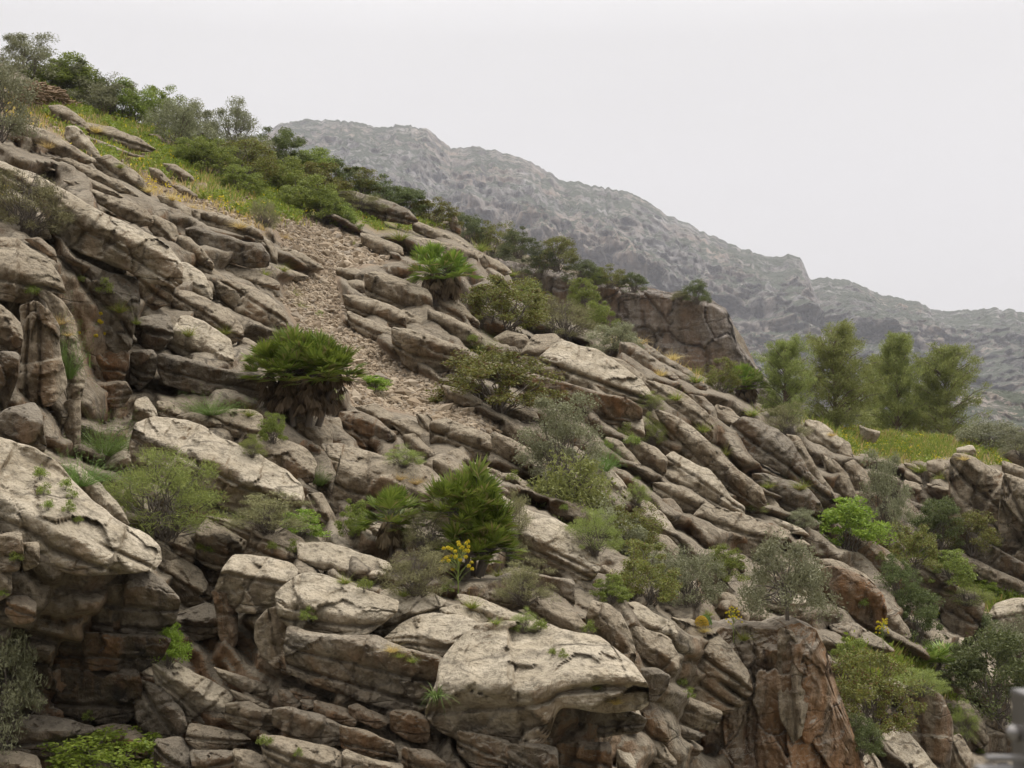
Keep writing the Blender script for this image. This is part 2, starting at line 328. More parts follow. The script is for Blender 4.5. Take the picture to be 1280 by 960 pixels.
 ("546,576 565,575 590,590 615,600 632,613 630,617 600,612 570,600 547,592", {}), ("583,577 600,580 625,590 620,597 595,588", {}), ("622,592 640,592 658,603 657,618 640,612 622,600", {}),
 ("408,560 430,558 460,567 500,578 530,588 542,600 540,625 520,642 480,645 430,648 416,628 424,603 440,585 418,578", dict(f=.4, o=.4, a=15, L='wide sloping gravel-dusted boulder above the twin fan palms')),
 ("410,575 425,570 442,582 425,598 412,590", {}), ("398,600 415,590 424,602 408,620 398,612", {}), ("385,620 402,618 415,640 426,660 405,662 385,645", {}),
 ("378,680 410,680 450,692 480,702 485,712 460,722 430,720 400,710 378,700", dict(f=.7, m='pale')),
 ("422,335 445,336 462,345 460,353 435,352 423,345", {}), ("433,352 448,350 460,356 458,366 440,365", {}),
 ("460,345 475,342 500,350 530,362 536,372 536,395 520,393 490,382 462,370", dict(f=.18, o=.5, j=1, L='long grey block at the right side of the scree, uppermost of its row')),
 ("432,370 455,372 485,382 503,390 504,410 490,408 460,398 436,388", dict(f=.3, o=.3)), ("437,390 465,402 490,412 500,425 490,430 465,425 440,408", {}),
 ("494,412 515,413 550,425 580,435 582,442 560,460 540,468 520,465 505,450 495,430", dict(f=.2, o=.5)), ("503,388 520,395 536,405 535,415 515,412 504,405", {}),
 ("520,358 545,365 575,380 595,400 595,408 570,400 537,390 538,370", dict(f=.3)), ("538,388 560,395 590,410 600,420 595,430 570,432 545,420 538,405", dict(f=.2)),
 ("585,378 600,380 620,395 626,405 622,415 605,420 595,405", {}), ("504,350 530,342 545,345 550,358 535,362 515,357", dict(m='brown')),
 ("424,242 445,240 475,250 505,260 518,275 505,280 480,275 450,272 430,258", dict(f=.3, L='brown rounded outcrop on the skyline slope beside the dense green shrubs', m='brown')),
 ("518,275 540,285 570,298 583,307 575,308 545,300 520,290", {}), ("504,300 530,298 560,305 590,315 593,325 585,332 560,328 530,320 505,312", dict(f=.25)),
 ("588,312 605,318 625,328 638,340 625,345 605,342 592,332", {}), ("453,292 475,298 500,308 503,322 490,325 470,315 455,305", {}),
 ("561,270 570,270 576,285 575,292 563,288", dict(m='tan')), ("400,231 415,234 424,241 412,241", {}),
 ("617,425 635,414 655,420 662,432 650,448 630,450 617,440", dict(f=.2)), ("652,445 668,420 690,420 708,430 700,440 682,455 678,470 660,465", dict(f=.4)),
 ("680,450 705,432 740,437 770,455 795,475 808,490 800,500 775,495 745,490 710,478 685,465", dict(f=.5, o=.7, m='pale', L='long smooth pale boulder lying over an orange-streaked wall')),
 ("628,405 645,393 670,398 685,408 680,415 650,415", {}), ("755,445 780,452 805,470 812,485 800,490 780,470", {}),
 ("670,470 700,478 740,490 780,498 795,510 795,522 760,528 720,522 690,505 672,485", dict(f=.04, m='ochre', L='orange-streaked wall under the long smooth pale boulder', o=.1)),
 ("615,505 640,506 668,515 672,525 645,525 625,515", {}), ("555,482 580,488 600,500 602,512 580,508 560,498", {}),
 ("778,430 795,432 820,450 845,470 845,478 820,472 795,460 778,445", dict(m='tan')), ("785,420 800,425 830,445 860,462 866,470 855,472 825,455 795,440", dict(m='tan')),
 ("805,448 830,455 860,470 882,482 878,487 850,482 820,465", dict(m='tan')), ("810,478 840,485 865,500 882,515 888,530 888,545 870,530 845,515 820,500", dict(f=.4)),
 ("862,495 880,498 892,510 897,530 892,542 880,528 868,510", dict(m='tan')), ("895,508 915,512 925,525 922,545 915,557 900,545 895,530", {}),
 ("920,537 933,527 951,530 974,543 990,555 1000,573 1008,589 1022,602 1041,616 1039,624 1018,622 1002,606 974,587 941,575 921,559", dict(f=.25, o=.6, m='brown', L='great brown rounded buttress sloping right, left of the upright lobed rocks')),
 ("985,547 1000,550 1010,565 1020,585 1035,605 1042,617 1038,625 1020,615 1005,590 995,570", dict(o=.5)),
 ("1005,538 1010,527 1025,528 1045,545 1052,552 1045,562 1035,570 1020,560 1008,550", dict(L='pale knob on the crest beside the yellow meadow', m='pale')), ("1038,560 1050,548 1062,555 1066,570 1060,582 1045,578", {}),
 ("1056,582 1068,578 1080,590 1087,600 1085,620 1080,630 1068,618 1058,600", {}), ("1028,570 1045,580 1060,595 1068,615 1078,625 1070,632 1052,632 1040,615 1035,595", dict(o=.4)),
 ("975,588 985,584 995,590 995,600 980,601", dict(o=.5, L='small round stone sitting on the slope below the great brown buttress')),
 ("945,595 960,594 990,604 1010,613 1022,628 1026,645 1020,652 1000,645 975,640 955,625 947,608", dict(f=.2, o=.4, m='brown')),
 ("975,640 1005,645 1022,652 1022,665 1008,667 985,655", dict(m='tan', f=.1)), ("952,612 965,620 975,635 975,645 960,640 950,625", {}),
 ("825,518 850,525 875,543 895,563 920,585 945,605 952,625 940,628 915,615 890,600 865,580 848,560 835,540", dict(f=.25, o=.5, L='very long tilted grey slab running down the middle of the right slope')),
 ("790,503 810,508 830,520 838,530 822,532 805,520", {}), ("778,530 790,520 803,525 805,545 792,552 780,545", dict(m='pale', o=.4)),
 ("817,550 830,540 848,548 852,560 842,570 835,575 825,562", {}), ("758,548 775,552 790,568 800,580 795,586 775,582 760,570", {}),
 ("782,552 800,553 820,560 832,573 830,590 818,600 800,590 790,570", dict(f=.2)), ("735,578 748,578 765,588 778,602 788,620 790,635 775,628 760,615 745,600", dict(f=.5, m='pale')),
 ("770,586 785,590 795,602 788,606", {}), ("822,585 845,568 860,578 885,588 900,605 910,620 925,630 925,640 905,632 880,620 850,600 828,588", dict(f=.4, m='pale', o=.4, L='pale-crested boulder split from its neighbour by a dark vertical crack')),
 ("822,590 840,588 865,600 873,612 870,620 850,612 828,602", dict(o=.3)), ("820,605 840,605 870,620 885,630 888,645 875,648 850,638 822,622", dict(o=.4, f=.2)),
 ("822,625 840,625 852,640 848,652 835,650 822,640", dict(m='ochre')), ("855,647 866,648 866,660 858,662", dict(m='ochre')),
 ("790,627 810,628 830,645 845,665 853,682 845,685 825,670 800,650", dict(f=.5, m='pale')), ("818,668 835,672 848,685 845,705 835,712 825,695 815,680", {}),
 ("868,652 885,632 910,640 940,650 965,658 982,665 978,672 960,690 945,695 920,693 890,680 870,668", dict(f=.3, o=.6, L='broad slab with a bright upper edge, left of the grey-green olive tree')),
 ("925,638 945,640 975,650 1000,660 1008,668 985,665 955,655", dict(m='pale')), ("925,700 950,705 970,718 965,728 940,722", {}),
 ("1025,715 1045,712 1080,725 1100,745 1105,765 1095,785 1070,780 1045,770 1030,745", dict(m='rust', f=.08, flute=10, fc=.2, L='rust-orange rock face behind and right of the olive tree', o=.1)),
 ("1060,668 1085,672 1110,690 1125,705 1130,725 1118,735 1095,715 1070,700 1060,685", dict(m='ochre', f=.3)), ("1020,700 1045,700 1075,715 1090,728 1070,730 1040,718 1022,708", {}),
 ("1058,698 1075,698 1087,708 1080,713 1062,708", {}), ("1018,680 1040,680 1052,692 1040,698 1022,692", {}), ("1105,765 1120,765 1135,785 1138,795 1120,800 1105,785", {}),
 ("1040,782 1070,780 1095,795 1115,812 1100,815 1070,808 1045,795", dict(m='tan', f=.6)),
 ("1130,700 1150,698 1175,707 1190,722 1192,738 1175,755 1155,760 1135,745 1128,720", dict(f=.3, o=.8, L='left of two rounded grey boulders over the green gully')),
 ("1178,750 1195,735 1220,743 1229,757 1222,780 1210,797 1190,795 1178,780", dict(f=.25, o=.9, L='right of two rounded grey boulders over the green gully')),
 ("1178,798 1205,798 1212,810 1195,817 1180,812", dict(m='pale')), ("1234,775 1245,757 1265,749 1290,750 1300,775 1280,790 1250,790", dict(m='pale', o=.8, L='pale smooth boulder at the right edge above the dark shrubs')),
 ("1191,580 1196,572 1215,577 1245,590 1259,598 1257,640 1250,670 1225,664 1191,650", dict(f=.12, a=25, o=.8, g=[.42, .68], j=1, k=2.2, L='squared layered block at the brink of the meadow on the right')),
 ("1256,598 1275,605 1305,622 1305,715 1280,712 1252,690 1250,655", dict(f=.12, o=.7, a=26, g=[.4, .7], j=1)),
 ("1200,662 1230,675 1260,695 1300,715 1300,735 1260,720 1225,705 1200,690", dict(f=.1, m='brown')), ("1200,690 1235,708 1280,728 1300,740 1270,742 1235,730 1205,710", dict(f=.3)),
 ("1255,570 1268,563 1300,575 1300,590 1270,580", {}), ("1255,577 1272,582 1300,595 1300,612 1275,602 1255,590", {}), ("1197,560 1215,557 1220,566 1215,572 1197,570", dict(m='pale', o=.5)),
 ("1160,577 1175,575 1190,583 1190,597 1175,595 1160,587", {}), ("1130,579 1142,580 1153,588 1150,594 1133,585", {}), ("1133,588 1150,597 1152,605 1140,602 1131,597", {}),
 ("1131,600 1148,605 1152,612 1145,619 1130,617", {}), ("1160,605 1175,608 1192,613 1192,622 1175,615 1162,611", {}), ("1123,632 1140,638 1145,650 1130,650 1120,642", {}),
 ("1067,567 1085,568 1087,576 1072,574", {}), ("1075,532 1085,537 1099,540 1098,545 1090,557 1083,556 1077,545", dict(f=.2, m='pale', o=.5, L='small top-heavy stone standing in the yellow meadow')),
 ("892,745 910,742 930,752 935,770 930,785 910,782 895,768", dict(f=.3)),
 ("925,748 945,750 960,768 958,782 940,780 930,765", {}),
 ("990,830 1005,828 1025,840 1030,862 1015,870 1000,855", dict(m='pale', o=.3)),


 ("1130,868 1150,860 1175,872 1187,895 1188,930 1180,980 1165,980 1145,955 1135,920", dict(a=80, f=.2, m='tan', fc=.08, L='smooth tan dome face at the bottom right, beside the dark green shrub')),
 ("1175,836 1190,840 1203,855 1207,870 1195,872 1182,855", {}), ("1200,878 1215,885 1228,900 1235,925 1225,935 1210,920 1198,900", {}),
 ("1110,910 1130,915 1150,935 1170,960 1175,980 1110,980 1100,940", dict(m='pale', f=.5)), ("1188,925 1200,920 1215,945 1220,980 1188,980", {}),
 ("976,792 992,796 1003,832 1009,872 1002,912 990,922 976,890 971,840", dict(a=85, f=.3, flute=9, o=.2, d=20.9, L='tall fluted grey pillar on the streaked cliff face')), 
 ("990,830 1005,828 1022,842 1028,862 1012,870 998,855", dict(m='pale', o=.6)),
 ("1060,930 1085,935 1100,955 1100,980 1062,980", {}), ("1095,845 1120,850 1135,860 1125,868 1100,858", dict(m='pale')),
]
for k, (p, o) in enumerate(ROCKS):
    ROCKS[k] = (np.array([[float(c) for c in q.split(',')] for q in p.split()]), o)
# ------------------------------------------------------------------ distance field of the hillside (thin-plate spline through surveyed points)
CTRL = """0,60,58 -200,0,60 100,115,62 220,150,64 300,180,66 380,210,70 470,240,74 560,275,78 650,330,82 0,150,42 100,180,44 200,230,44
300,250,48 400,290,50 480,310,54 600,330,62 0,210,30 100,250,30 200,300,31 300,310,36 360,330,40 0,320,20 60,340,20 150,350,24 200,400,25
280,380,30 340,400,32 0,450,18 60,480,18 130,480,22 260,480,23 380,500,24 440,400,36 520,400,38 600,420,40 500,480,32 600,520,30 0,600,14
100,650,14.5 130,600,18 220,600,18 320,600,19 400,560,23 480,560,25 560,560,26 640,580,28 130,760,13.5 100,850,14 230,740,16 300,700,16
450,640,19 560,640,20 650,680,20 420,770,14 480,830,14 620,780,14.5 680,860,13.5 750,800,16 250,900,14 400,940,13 600,960,13 740,950,14
700,470,38 760,480,39 700,560,30 780,570,32 850,600,34 800,450,46 880,500,46 930,560,44 1000,560,46 1060,600,48 980,620,42 900,660,32
820,680,27 850,830,19 900,780,23.5 970,800,26.5 1000,900,26 940,950,24 1040,720,36 1080,750,36 1060,860,27 1050,960,23 1100,930,28 1150,900,31
1150,720,45 1200,770,44 1240,650,52 1200,600,54 1100,560,62 1200,555,66 1290,580,60 1300,700,50 1260,770,46 1250,880,38 1200,940,32
1290,960,33 1120,650,52 940,470,62 -200,400,17 -200,800,13 1450,600,62 1450,900,42 -200,1100,11 300,1100,11.5 700,1100,11.5 1100,1100,20 1450,1100,30
1000,500,72 1100,530,74 1290,555,74 720,380,80 640,300,88 870,440,72"""
_c = np.array([[float(x) for x in q.split(',')] for q in CTRL.split()])
_cp = _c[:, :2] / 400.0; _cd = np.log(_c[:, 2])
def _tps(r2): return .5 * r2 * np.log(r2 + 1e-12)
_n = len(_cp); _r2 = ((_cp[:, None] - _cp[None]) ** 2).sum(-1)
_A = np.zeros((_n + 3, _n + 3)); _A[:_n, :_n] = _tps(_r2) + np.eye(_n) * 2e-3
_P = np.c_[np.ones(_n), _cp]; _A[:_n, _n:] = _P; _A[_n:, :_n] = _P.T
_w = np.linalg.solve(_A, np.r_[_cd, 0, 0, 0])
def dfield(u, v):
    u = np.asarray(u, float) / 400.0; v = np.asarray(v, float) / 400.0; sh = u.shape
    q = np.stack([u.ravel(), v.ravel()], -1); out = np.zeros(len(q))
    for s in range(0, len(q), 20000):
        b = q[s:s + 20000]; r2 = ((b[:, None] - _cp[None]) ** 2).sum(-1)
        out[s:s + 20000] = _tps(r2) @ _w[:_n] + _w[_n] + b @ _w[_n + 1:]
    return np.exp(out.reshape(sh))

RIDGE = np.array([(-400, 0), (-200, 30), (0, 78), (60, 108), (130, 142), (220, 165), (300, 185), (380, 216), (470, 252), (560, 285), (600, 313), (634, 338), (656, 382), (720, 404), (790, 426), (870, 466), (950, 505),
                  (1000, 524), (1100, 541), (1200, 549), (1300, 563), (1400, 570), (1600, 590), (1700, 600)], float)
def ridge_v(u): return np.interp(u, RIDGE[:, 0], RIDGE[:, 1])

def P(s): return [tuple(float(c) for c in q.split(',')) for q in s.split()]
SCREE = P("325,250 400,272 450,296 500,325 455,334 425,345 432,400 490,442 545,475 625,532 612,548 540,522 440,508 430,470 372,415 356,385 350,350 400,338 345,300")
GRASS = P("30,100 120,125 230,160 300,185 420,222 560,285 470,292 420,262 380,278 330,272 250,245 190,215 120,200 60,150")
BARE = P("0,115 60,120 130,160 210,225 330,262 340,300 250,262 190,245 120,205 60,165 0,160")
MEADOW = P("1000,520 1100,536 1300,555 1300,590 1190,574 1130,578 1060,566")
GULLY = P("1090,690 1150,690 1290,740 1290,775 1180,760 1120,740")
GULLY2 = P("1040,815 1100,800 1190,840 1200,880 1120,860 1060,840")
SOILS = [(SCREE, 0.0), (GRASS, 1.0), (BARE, .3), (MEADOW, 1.0), (GULLY, 1.0), (GULLY2, .9)]

def build_hillside():
    us = np.arange(-330, 1620, 2.6)
    tt = np.linspace(0, 1, 330) ** 1.05
    U = np.repeat(us[None], len(tt), 0)
    r = ridge_v(us)
    V = r[None] + tt[:, None] * (1250 - r[None])
    D = dfield(U, np.minimum(V, 1060))
    soil = np.zeros_like(U); green = np.zeros_like(U)
    for poly, g in SOILS:
        w = sstep(8, -8, polydist(U, V, poly)); soil = np.maximum(soil, w); green = np.maximum(green, w * g)
    W0 = unproj(U, V, D)
    mpp = D / F
    # bedrock broken along beds and joints: every block is a step of its own
    c, s = math.cos(DIP), math.sin(DIP)
    soft = 1 - soil
    D2 = D + 5 * mpp
    wob = fbm(np.stack([U / 170, V / 170, U * 0], -1), 3, 5)
    wb2 = fbm(np.stack([U / 26, V / 26, U * 0], -1), 3, 15)
    a = U * c + V * s; b = -U * s + V * c
    TH, LN = 36.0, 92.0
    bb = b / TH + 2.3 * wob + .20 * wb2; row = np.floor(bb); fb = bb - row
    ro = row.astype(np.int64); z0 = ro * 0
    aa = a / LN * (.7 + .7 * _h(ro, z0, z0, 5)) + 9 * _h(ro, z0 + 3, z0, 8) + .5 * wob + .13 * wb2; col = np.floor(aa); fa = aa - col
    rv = _h(ro, col.astype(np.int64), z0, 21); rv2 = _h(ro, col.astype(np.int64), z0 + 1, 22)
    db = (1 - fb) * TH; da = (.5 - fa) * LN * .5
    Dc = dfield(U - s * db + c * da, np.minimum(V + c * db + s * da, 1060))
    cr = .18 + .35 * rv2
    ea = np.minimum(fa, 1 - fa) * LN; eb = np.minimum(fb, 1 - fb) * TH; ed = np.minimum(ea, eb)
    big_ = sstep(-.05, .05, fbm(np.stack([U / 120, V / 90, U * 0], -1), 2, 66))
    slot = (1 - sstep(0, 5.5, ed))
    rec = 1.7 * TH * np.maximum(0, cr - fb) + .25 * TH * np.maximum(0, fb - cr) ** 2 + (rv - .5) * 22 + slot * 16 + 2 * np.maximum(0, 1 - ed / 9) ** 2
    # smaller cracks inside a block
    fh, fe = facets(aa * 1.9 + .25 * wb2, bb * 1.35 + .3 * wb2, 9, 1.3)
    rec = rec + 15 * fh + 6 * (1 - sstep(0, .07, fe))
    fh, fe = facets(aa * 4.7 + .4 * wb2, bb * 3.1 + .4 * wb2, 19, 1.3)
    rec = rec + 6.5 * fh + 2.6 * (1 - sstep(0, .10, fe))
    rec = rec - 4 * fbm(np.stack([U / 26, V / 13, U * 0], -1), 5, 2) - 3.2 * fbm(np.stack([U / 9, V / 6, U * 0], -1), 4, 22, .6, ridged=True)
    fade = sstep(0, .02, tt)[:, None]
    Dr = Dc + (rec + 30) * mpp
    for ax in (0, 1):
        Dr = (np.roll(Dr, 1, ax) + 2 * Dr + np.roll(Dr, -1, ax)) / 4 if ax else np.concatenate([Dr[:1], (Dr[:-2] + 2 * Dr[1:-1] + Dr[2:]) / 4, Dr[-1:]], 0)
    gr = fbm(W0 * .8, 4, 8) * .16 + fbm(W0 * 2.6, 3, 9) * .06
    k_ = soft * fade
    D2 = (D - gr * soil + 5 * mpp) * (1 - k_) + Dr * k_
    W = unproj(U, V, D2)
    # the slope carries on behind its skyline, and a skirt closes the bottom
    rows = [W]
    top = W[0]; pre = []
    for k in (1, 2, 3, 4, 6, 9, 13, 18, 24, 30):
        q = top.copy(); q[:, 1] += k * 3.0; q[:, 2] -= .10 * (k * 3.0) ** 1.15 - .0; q[:, 2] += vnoise(q * .15, 4) * .6 * min(1, k / 5)
        pre.append(q)
    bot = []
    for z in (-6.5, -9.5, -13.0):
        q = W[-1].copy(); q[:, 2] = np.minimum(q[:, 2], z); bot.append(q)
    G = np.concatenate([np.array(pre[::-1]), W, np.array(bot)], 0)
    pad = lambda m: np.concatenate([np.repeat(m[:1], len(pre), 0), m, np.repeat(m[-1:], len(bot), 0)], 0)
    soil, green = pad(soil), pad(green)
    nr, nc = G.shape[:2]
    i = np.arange(nr * nc).reshape(nr, nc)
    Fc = np.stack([i[1:, :-1], i[1:, 1:], i[:-1, 1:], i[:-1, :-1]], -1).reshape(-1, 4)
    me = mesh_from('hillside', G.reshape(-1, 3), Fc, M['hill'])
    point_attr(me, 'soil', soil); point_attr(me, 'green', green)
    tag(link('hillside', me), kind='structure')
    return U, V, D2
def terrain_at(u, v):
    """surface of the hillside without its blocks"""
    D = dfield(u, v); return D

def facets(x, y, seed, tilt=.8):
    """broken angular planes: every cell of a jittered grid is a plane of its own tilt; returns height and distance to the nearest edge"""
    P2 = np.stack([x, y], -1); i = np.floor(P2).astype(np.int64)
    f1 = np.full(x.shape, 9.0); f2 = f1.copy(); cx = f1 * 0; cy = f1 * 0; h1 = f1 * 0; h2 = f1 * 0; h3 = f1 * 0
    for a in (-1, 0, 1):
        for b in (-1, 0, 1):
            A, B = i[..., 0] + a, i[..., 1] + b; Z = A * 0
            px, py = A + .1 + .8 * _h(A, B, Z, seed), B + .1 + .8 * _h(A, B, Z, seed + 1)
            d = np.maximum(np.abs(px - x), np.abs(py - y)) * .6 + np.hypot(px - x, py - y) * .4; nr = d < f1
            f2 = np.where(nr, f1, np.minimum(f2, d)); f1 = np.where(nr, d, f1); cx = np.where(nr, px, cx); cy = np.where(nr, py, cy)
            h1 = np.where(nr, _h(A, B, Z, seed + 2), h1); h2 = np.where(nr, _h(A, B, Z, seed + 3), h2); h3 = np.where(nr, _h(A, B, Z, seed + 4), h3)
    return (h3 - .5) * .5 + tilt * ((h1 - .5) * (x - cx) + (h2 - .5) * (y - cy)), f2 - f1
# ------------------------------------------------------------------ rock maker
def chaikin(P0, it=2, k=.22):
    P1 = np.asarray(P0, float)
    for _ in range(it):
        Q = np.roll(P1, -1, 0); P1 = np.stack([P1 * (1 - k) + Q * k, P1 * k + Q * (1 - k)], 1).reshape(-1, 2)
    return P1
def span(Q, x):
    """lowest and highest y of closed polyline Q along each x"""
    a = Q; b = np.roll(Q, -1, 0); lo = np.full(len(x), 1e9); hi = np.full(len(x), -1e9)
    for (x1, y1), (x2, y2) in zip(a, b):
        if abs(x1 - x2) < 1e-9: continue
        m = (x >= min(x1, x2) - 1e-9) & (x <= max(x1, x2) + 1e-9)
        y = y1 + (y2 - y1) * (x - x1) / (x2 - x1)
        lo = np.where(m, np.minimum(lo, y), lo); hi = np.where(m, np.maximum(hi, y), hi)
    bad = hi < lo
    if bad.any():
        g = ~bad; lo[bad] = np.interp(x[bad], x[g], lo[g]); hi[bad] = np.interp(x[bad], x[g], hi[g])
    return lo, hi

def make_rock(poly, opt, seed, mat, name='boulder', step=1.7):
    rs = np.random.default_rng(seed)
    poly = poly.mean(0) + (poly - poly.mean(0)) * opt.get('sc', 1.13)
    Q = chaikin(poly, 1, .11)
    cen = (Q.max(0) + Q.min(0)) / 2
    A = Q - Q.mean(0); ev, evec = np.linalg.eigh(A.T @ A)
    ratio = math.sqrt(ev[1] / max(ev[0], 1e-6))
    d = evec[:, 1]; d = d if d[0] > 0 else -d
    ang = math.degrees(math.atan2(d[1], d[0]))
    if 'a' in opt: ang = opt['a']
    elif ratio < 1.35 or ang < -15 or ang > 60: ang = 20.0
    ca, sa = math.cos(R(ang)), math.sin(R(ang))
    S = A @ np.array([ca, sa]); Wd = A @ np.array([-sa, ca]); L = np.stack([S, Wd], 1)
    s0, s1 = S.min(), S.max(); size = math.sqrt((s1 - s0) * (Wd.max() - Wd.min()))
    st = max(step, size / 90)
    ns = max(12, int((s1 - s0) / st)); t = np.linspace(0, 1, ns)
    x = s0 + (s1 - s0) * (.5 - .5 * np.cos(math.pi * (t * .92 + .04)) - .00392) / (1 - .00784)
    x = np.clip(x, s0 + 1e-3, s1 - 1e-3)
    lo, hi = span(L, x)
    Hm = float((hi - lo).max()); nw = max(12, int(Hm / st))
    jag = lambda k, ph: (fbm(np.stack([x / (Hm * .5), x * 0 + seed * 3.1 + ph, x * 0], -1), 4, 3) * k * Hm)
    wgt = np.minimum(1, (hi - lo) / (Hm * .5))
    lo = lo + jag(.065, 0) * wgt; hi = hi + jag(.065, 9) * wgt
    tw = .5 - .5 * np.cos(math.pi * np.linspace(0, 1, nw)); tw = .55 * tw + .45 * np.linspace(0, 1, nw)
    X = np.repeat(x[None], nw, 0); Wq = lo[None] + tw[:, None] * (hi - lo)[None]
    u = Q.mean(0)[0] + X * ca - Wq * sa; v = Q.mean(0)[1] + X * sa + Wq * ca
    bu, bv = Q.mean(0)[0], Q[:, 1].max()
    D0 = opt.get('d') or float(dfield(bu, min(bv, 1000) - .12 * (bv - Q[:, 1].min())))
    mpp = D0 / F
    D0 -= (opt.get('o', 0.0) * .02 + .010) * D0 + .04 * Hm * mpp
    f = opt.get('f', .38); kt = opt.get('k', 1.75)
    # distances in px of the rock plane
    cre = f + .09 * fbm(np.stack([x / (Hm * .7), x * 0 + seed, x * 0], -1), 3, 6)
    # straight bed planes: levels are measured from lines fitted to top and bottom, so beds run out at the ends
    mid = (t > .18) & (t < .82)
    lt = np.polyval(np.polyfit(x[mid], lo[mid], 1), x); lb = np.polyval(np.polyfit(x[mid], hi[mid], 1), x)
    lt = .65 * lt + .35 * np.maximum(lo, lt); lb = .65 * lb + .35 * hi
    tl = (Wq - lt[None]) / np.maximum(lb - lt, .25 * Hm)[None]; hl = np.maximum(lb - lt, .25 * Hm)[None]
    # joints split the length in panels that step in and out
    nj = opt.get('j', int((s1 - s0) / (Hm * .85 + 16))); stepv = np.zeros(ns); jg = np.zeros((nw, ns))
    for _ in range(nj):
        xj = s0 + (s1 - s0) * rs.uniform(.15, .85) + (tw[:, None] - .5) * Hm * rs.uniform(-.35, .35)
        jit = fbm(np.stack([tw * 6, tw * 0 + _ + seed, tw * 0], -1), 2, 3)[:, None] * 3
        dd = (X - xj - jit); jg = jg + np.exp(-(dd / 1.7) ** 2) * rs.uniform(.3, 1.0); stepv = stepv + sstep(-3, 3, dd) * rs.uniform(-.24, .24)
    a = (tl - cre[None]) * hl          # px below the edge
    rr = .035 * Hm + 1.0
    up = np.where(a < 0, -a, 0); dn = np.where(a > 0, a, 0)
    # soft edge: softplus style
    sp = lambda z, r: r * np.log1p(np.exp(np.clip(z / r, -30, 30)))
    r3 = rr * .35
    upS = sp(-a, r3); dnS = sp(a, r3)
    undercut = opt.get('uc', .20)
    rec = kt * upS + undercut * dnS + (.12 * dnS ** 2 / (Hm + 1) if not opt.get('flat') else 0)
    # large facets of the broken face
    q = np.stack([X / Hm * 1.1 + seed * 7.3, Wq / Hm * 1.5, X * 0 + seed], -1)
    fac = np.maximum.reduce([q[..., 0] * 0] + [((q[..., 0] - c0) * g0 + (q[..., 1] - c1) * g1) for c0, c1, g0, g1 in
          [(q[..., 0].mean() + rs.uniform(-.5, .5), q[..., 1].mean() + rs.uniform(-.3, .3), rs.uniform(-.5, .5), rs.uniform(-.3, .4)) for _ in range(5)]])
    wq = fbm(np.stack([X / Hm * 2.2 + seed, Wq / Hm * 2.2, X * 0], -1), 4, 12)
    fa_, fe_ = facets(X / Hm * 1.25 + seed * 3.7 + .22 * wq, Wq / Hm * 1.5 + .22 * wq, seed, 1.15)
    fb_, fg_ = facets(X / Hm * 3.3 + seed * 1.7 + .5 * wq, Wq / Hm * 3.9 + .5 * wq, seed + 50, 1.2)
    rid = fbm(q * 2.6, 4, 14, ridged=True)
    flu = 0
    if opt.get('flute'): flu = opt['flute'] * (fbm(np.stack([u / 17 + seed, v / 150, u * 0], -1), 4, 91, .6, ridged=True) + .4 * fbm(np.stack([u / 40, v / 60, u * 0], -1), 3, 95))
    rec = rec + Hm * (.40 * fac + opt.get('fc', .36) * fa_ + .10 * fb_ - .035 * rid - stepv * 1.0) - flu
    rec = rec + (1 - sstep(0, .045, fe_)) * (1.2 + .022 * Hm) * np.clip(.5 + 1.5 * wq, 0, 1)
    # bedding grooves
    gl = list(opt.get('g', []))
    if 'g' not in opt and Hm > 22: gl = [rs.uniform(.45, .85)] if rs.random() < .7 else []
    if Hm > 45: gl = gl + [rs.uniform(.4, .95)]
    for n_g, g in enumerate(gl):
        gc = g + .05 * fbm(np.stack([x / Hm, x * 0 + g * 9 + seed, x * 0], -1), 4, 8) + (.0 if n_g else 0)
        am = np.clip(.75 + 1.2 * fbm(np.stack([x / (Hm * .6), x * 0 + g * 5, x * 0], -1), 2, 4), 0, 1.3) if n_g else 1.0
        dd = (tl - gc[None]) * hl
        wd = 1.3 + .012 * Hm
        rec = rec + am * (np.exp(-(dd / wd) ** 2) * (3.4 + .08 * Hm)) + sstep(-wd, wd, dd) * .05 * Hm * rs.uniform(-.4, 1)
    rec = rec + jg * (3.0 + .07 * Hm)
    # weathering rills on the pale top, fine roughness everywhere
    fine = fbm(np.stack([u / 9 + seed, v / 6, X * 0], -1), 4, 21, .6)
    rill = fbm(np.stack([X / 4.5 + seed, Wq / 30, X * 0], -1), 3, 25) * np.clip(upS / (Hm * .15), 0, 1)
    rec = rec + fine * (1.2 + .022 * Hm) + rill * .8
    e = np.minimum(np.minimum(Wq - lo[None], hi[None] - Wq), np.minimum(X - x[0], x[-1] - X) * 1.0)
    e = np.maximum(e, 0); e[0] = e[-1] = 0; e[:, 0] = e[:, -1] = 0
    rq = .048 * Hm + 1.6
    Rr = np.sqrt(np.clip(1 - (1 - np.minimum(e / rq, 1)) ** 2, 0, 1))
    qd = rq * .85
    # corner recession near the left/right ends so that ends turn away
    rec = np.maximum(rec, -1.2 * Hm)
    front = D0 + mpp * (rec + qd * (1 - Rr))
    halfw = .5 * Hm
    Rb = np.sqrt(np.clip(1 - (1 - np.minimum(e / halfw, 1)) ** 2, 0, 1))
    back = D0 + mpp * (rec.mean() + 0 * rec) 
    rim = front
    back = rim + mpp * Hm * (.95 * Rb) + mpp * Rb * np.maximum(0, rec.max() - rec) * .5
    Vf = unproj(u, v, front).reshape(-1, 3)
    sub = 3
    bi = np.unique(np.r_[0:nw:sub, nw - 1]); bj = np.unique(np.r_[0:ns:sub, ns - 1])
    # back shell shares the rim vertices: keep full resolution border, coarse noise is enough
    Vb = unproj(u, v, back)
    i = np.arange(nw * ns).reshape(nw, ns)
    bidx = np.full((nw, ns), -1, np.int64); inner = np.zeros((nw, ns), bool); inner[1:-1, 1:-1] = True
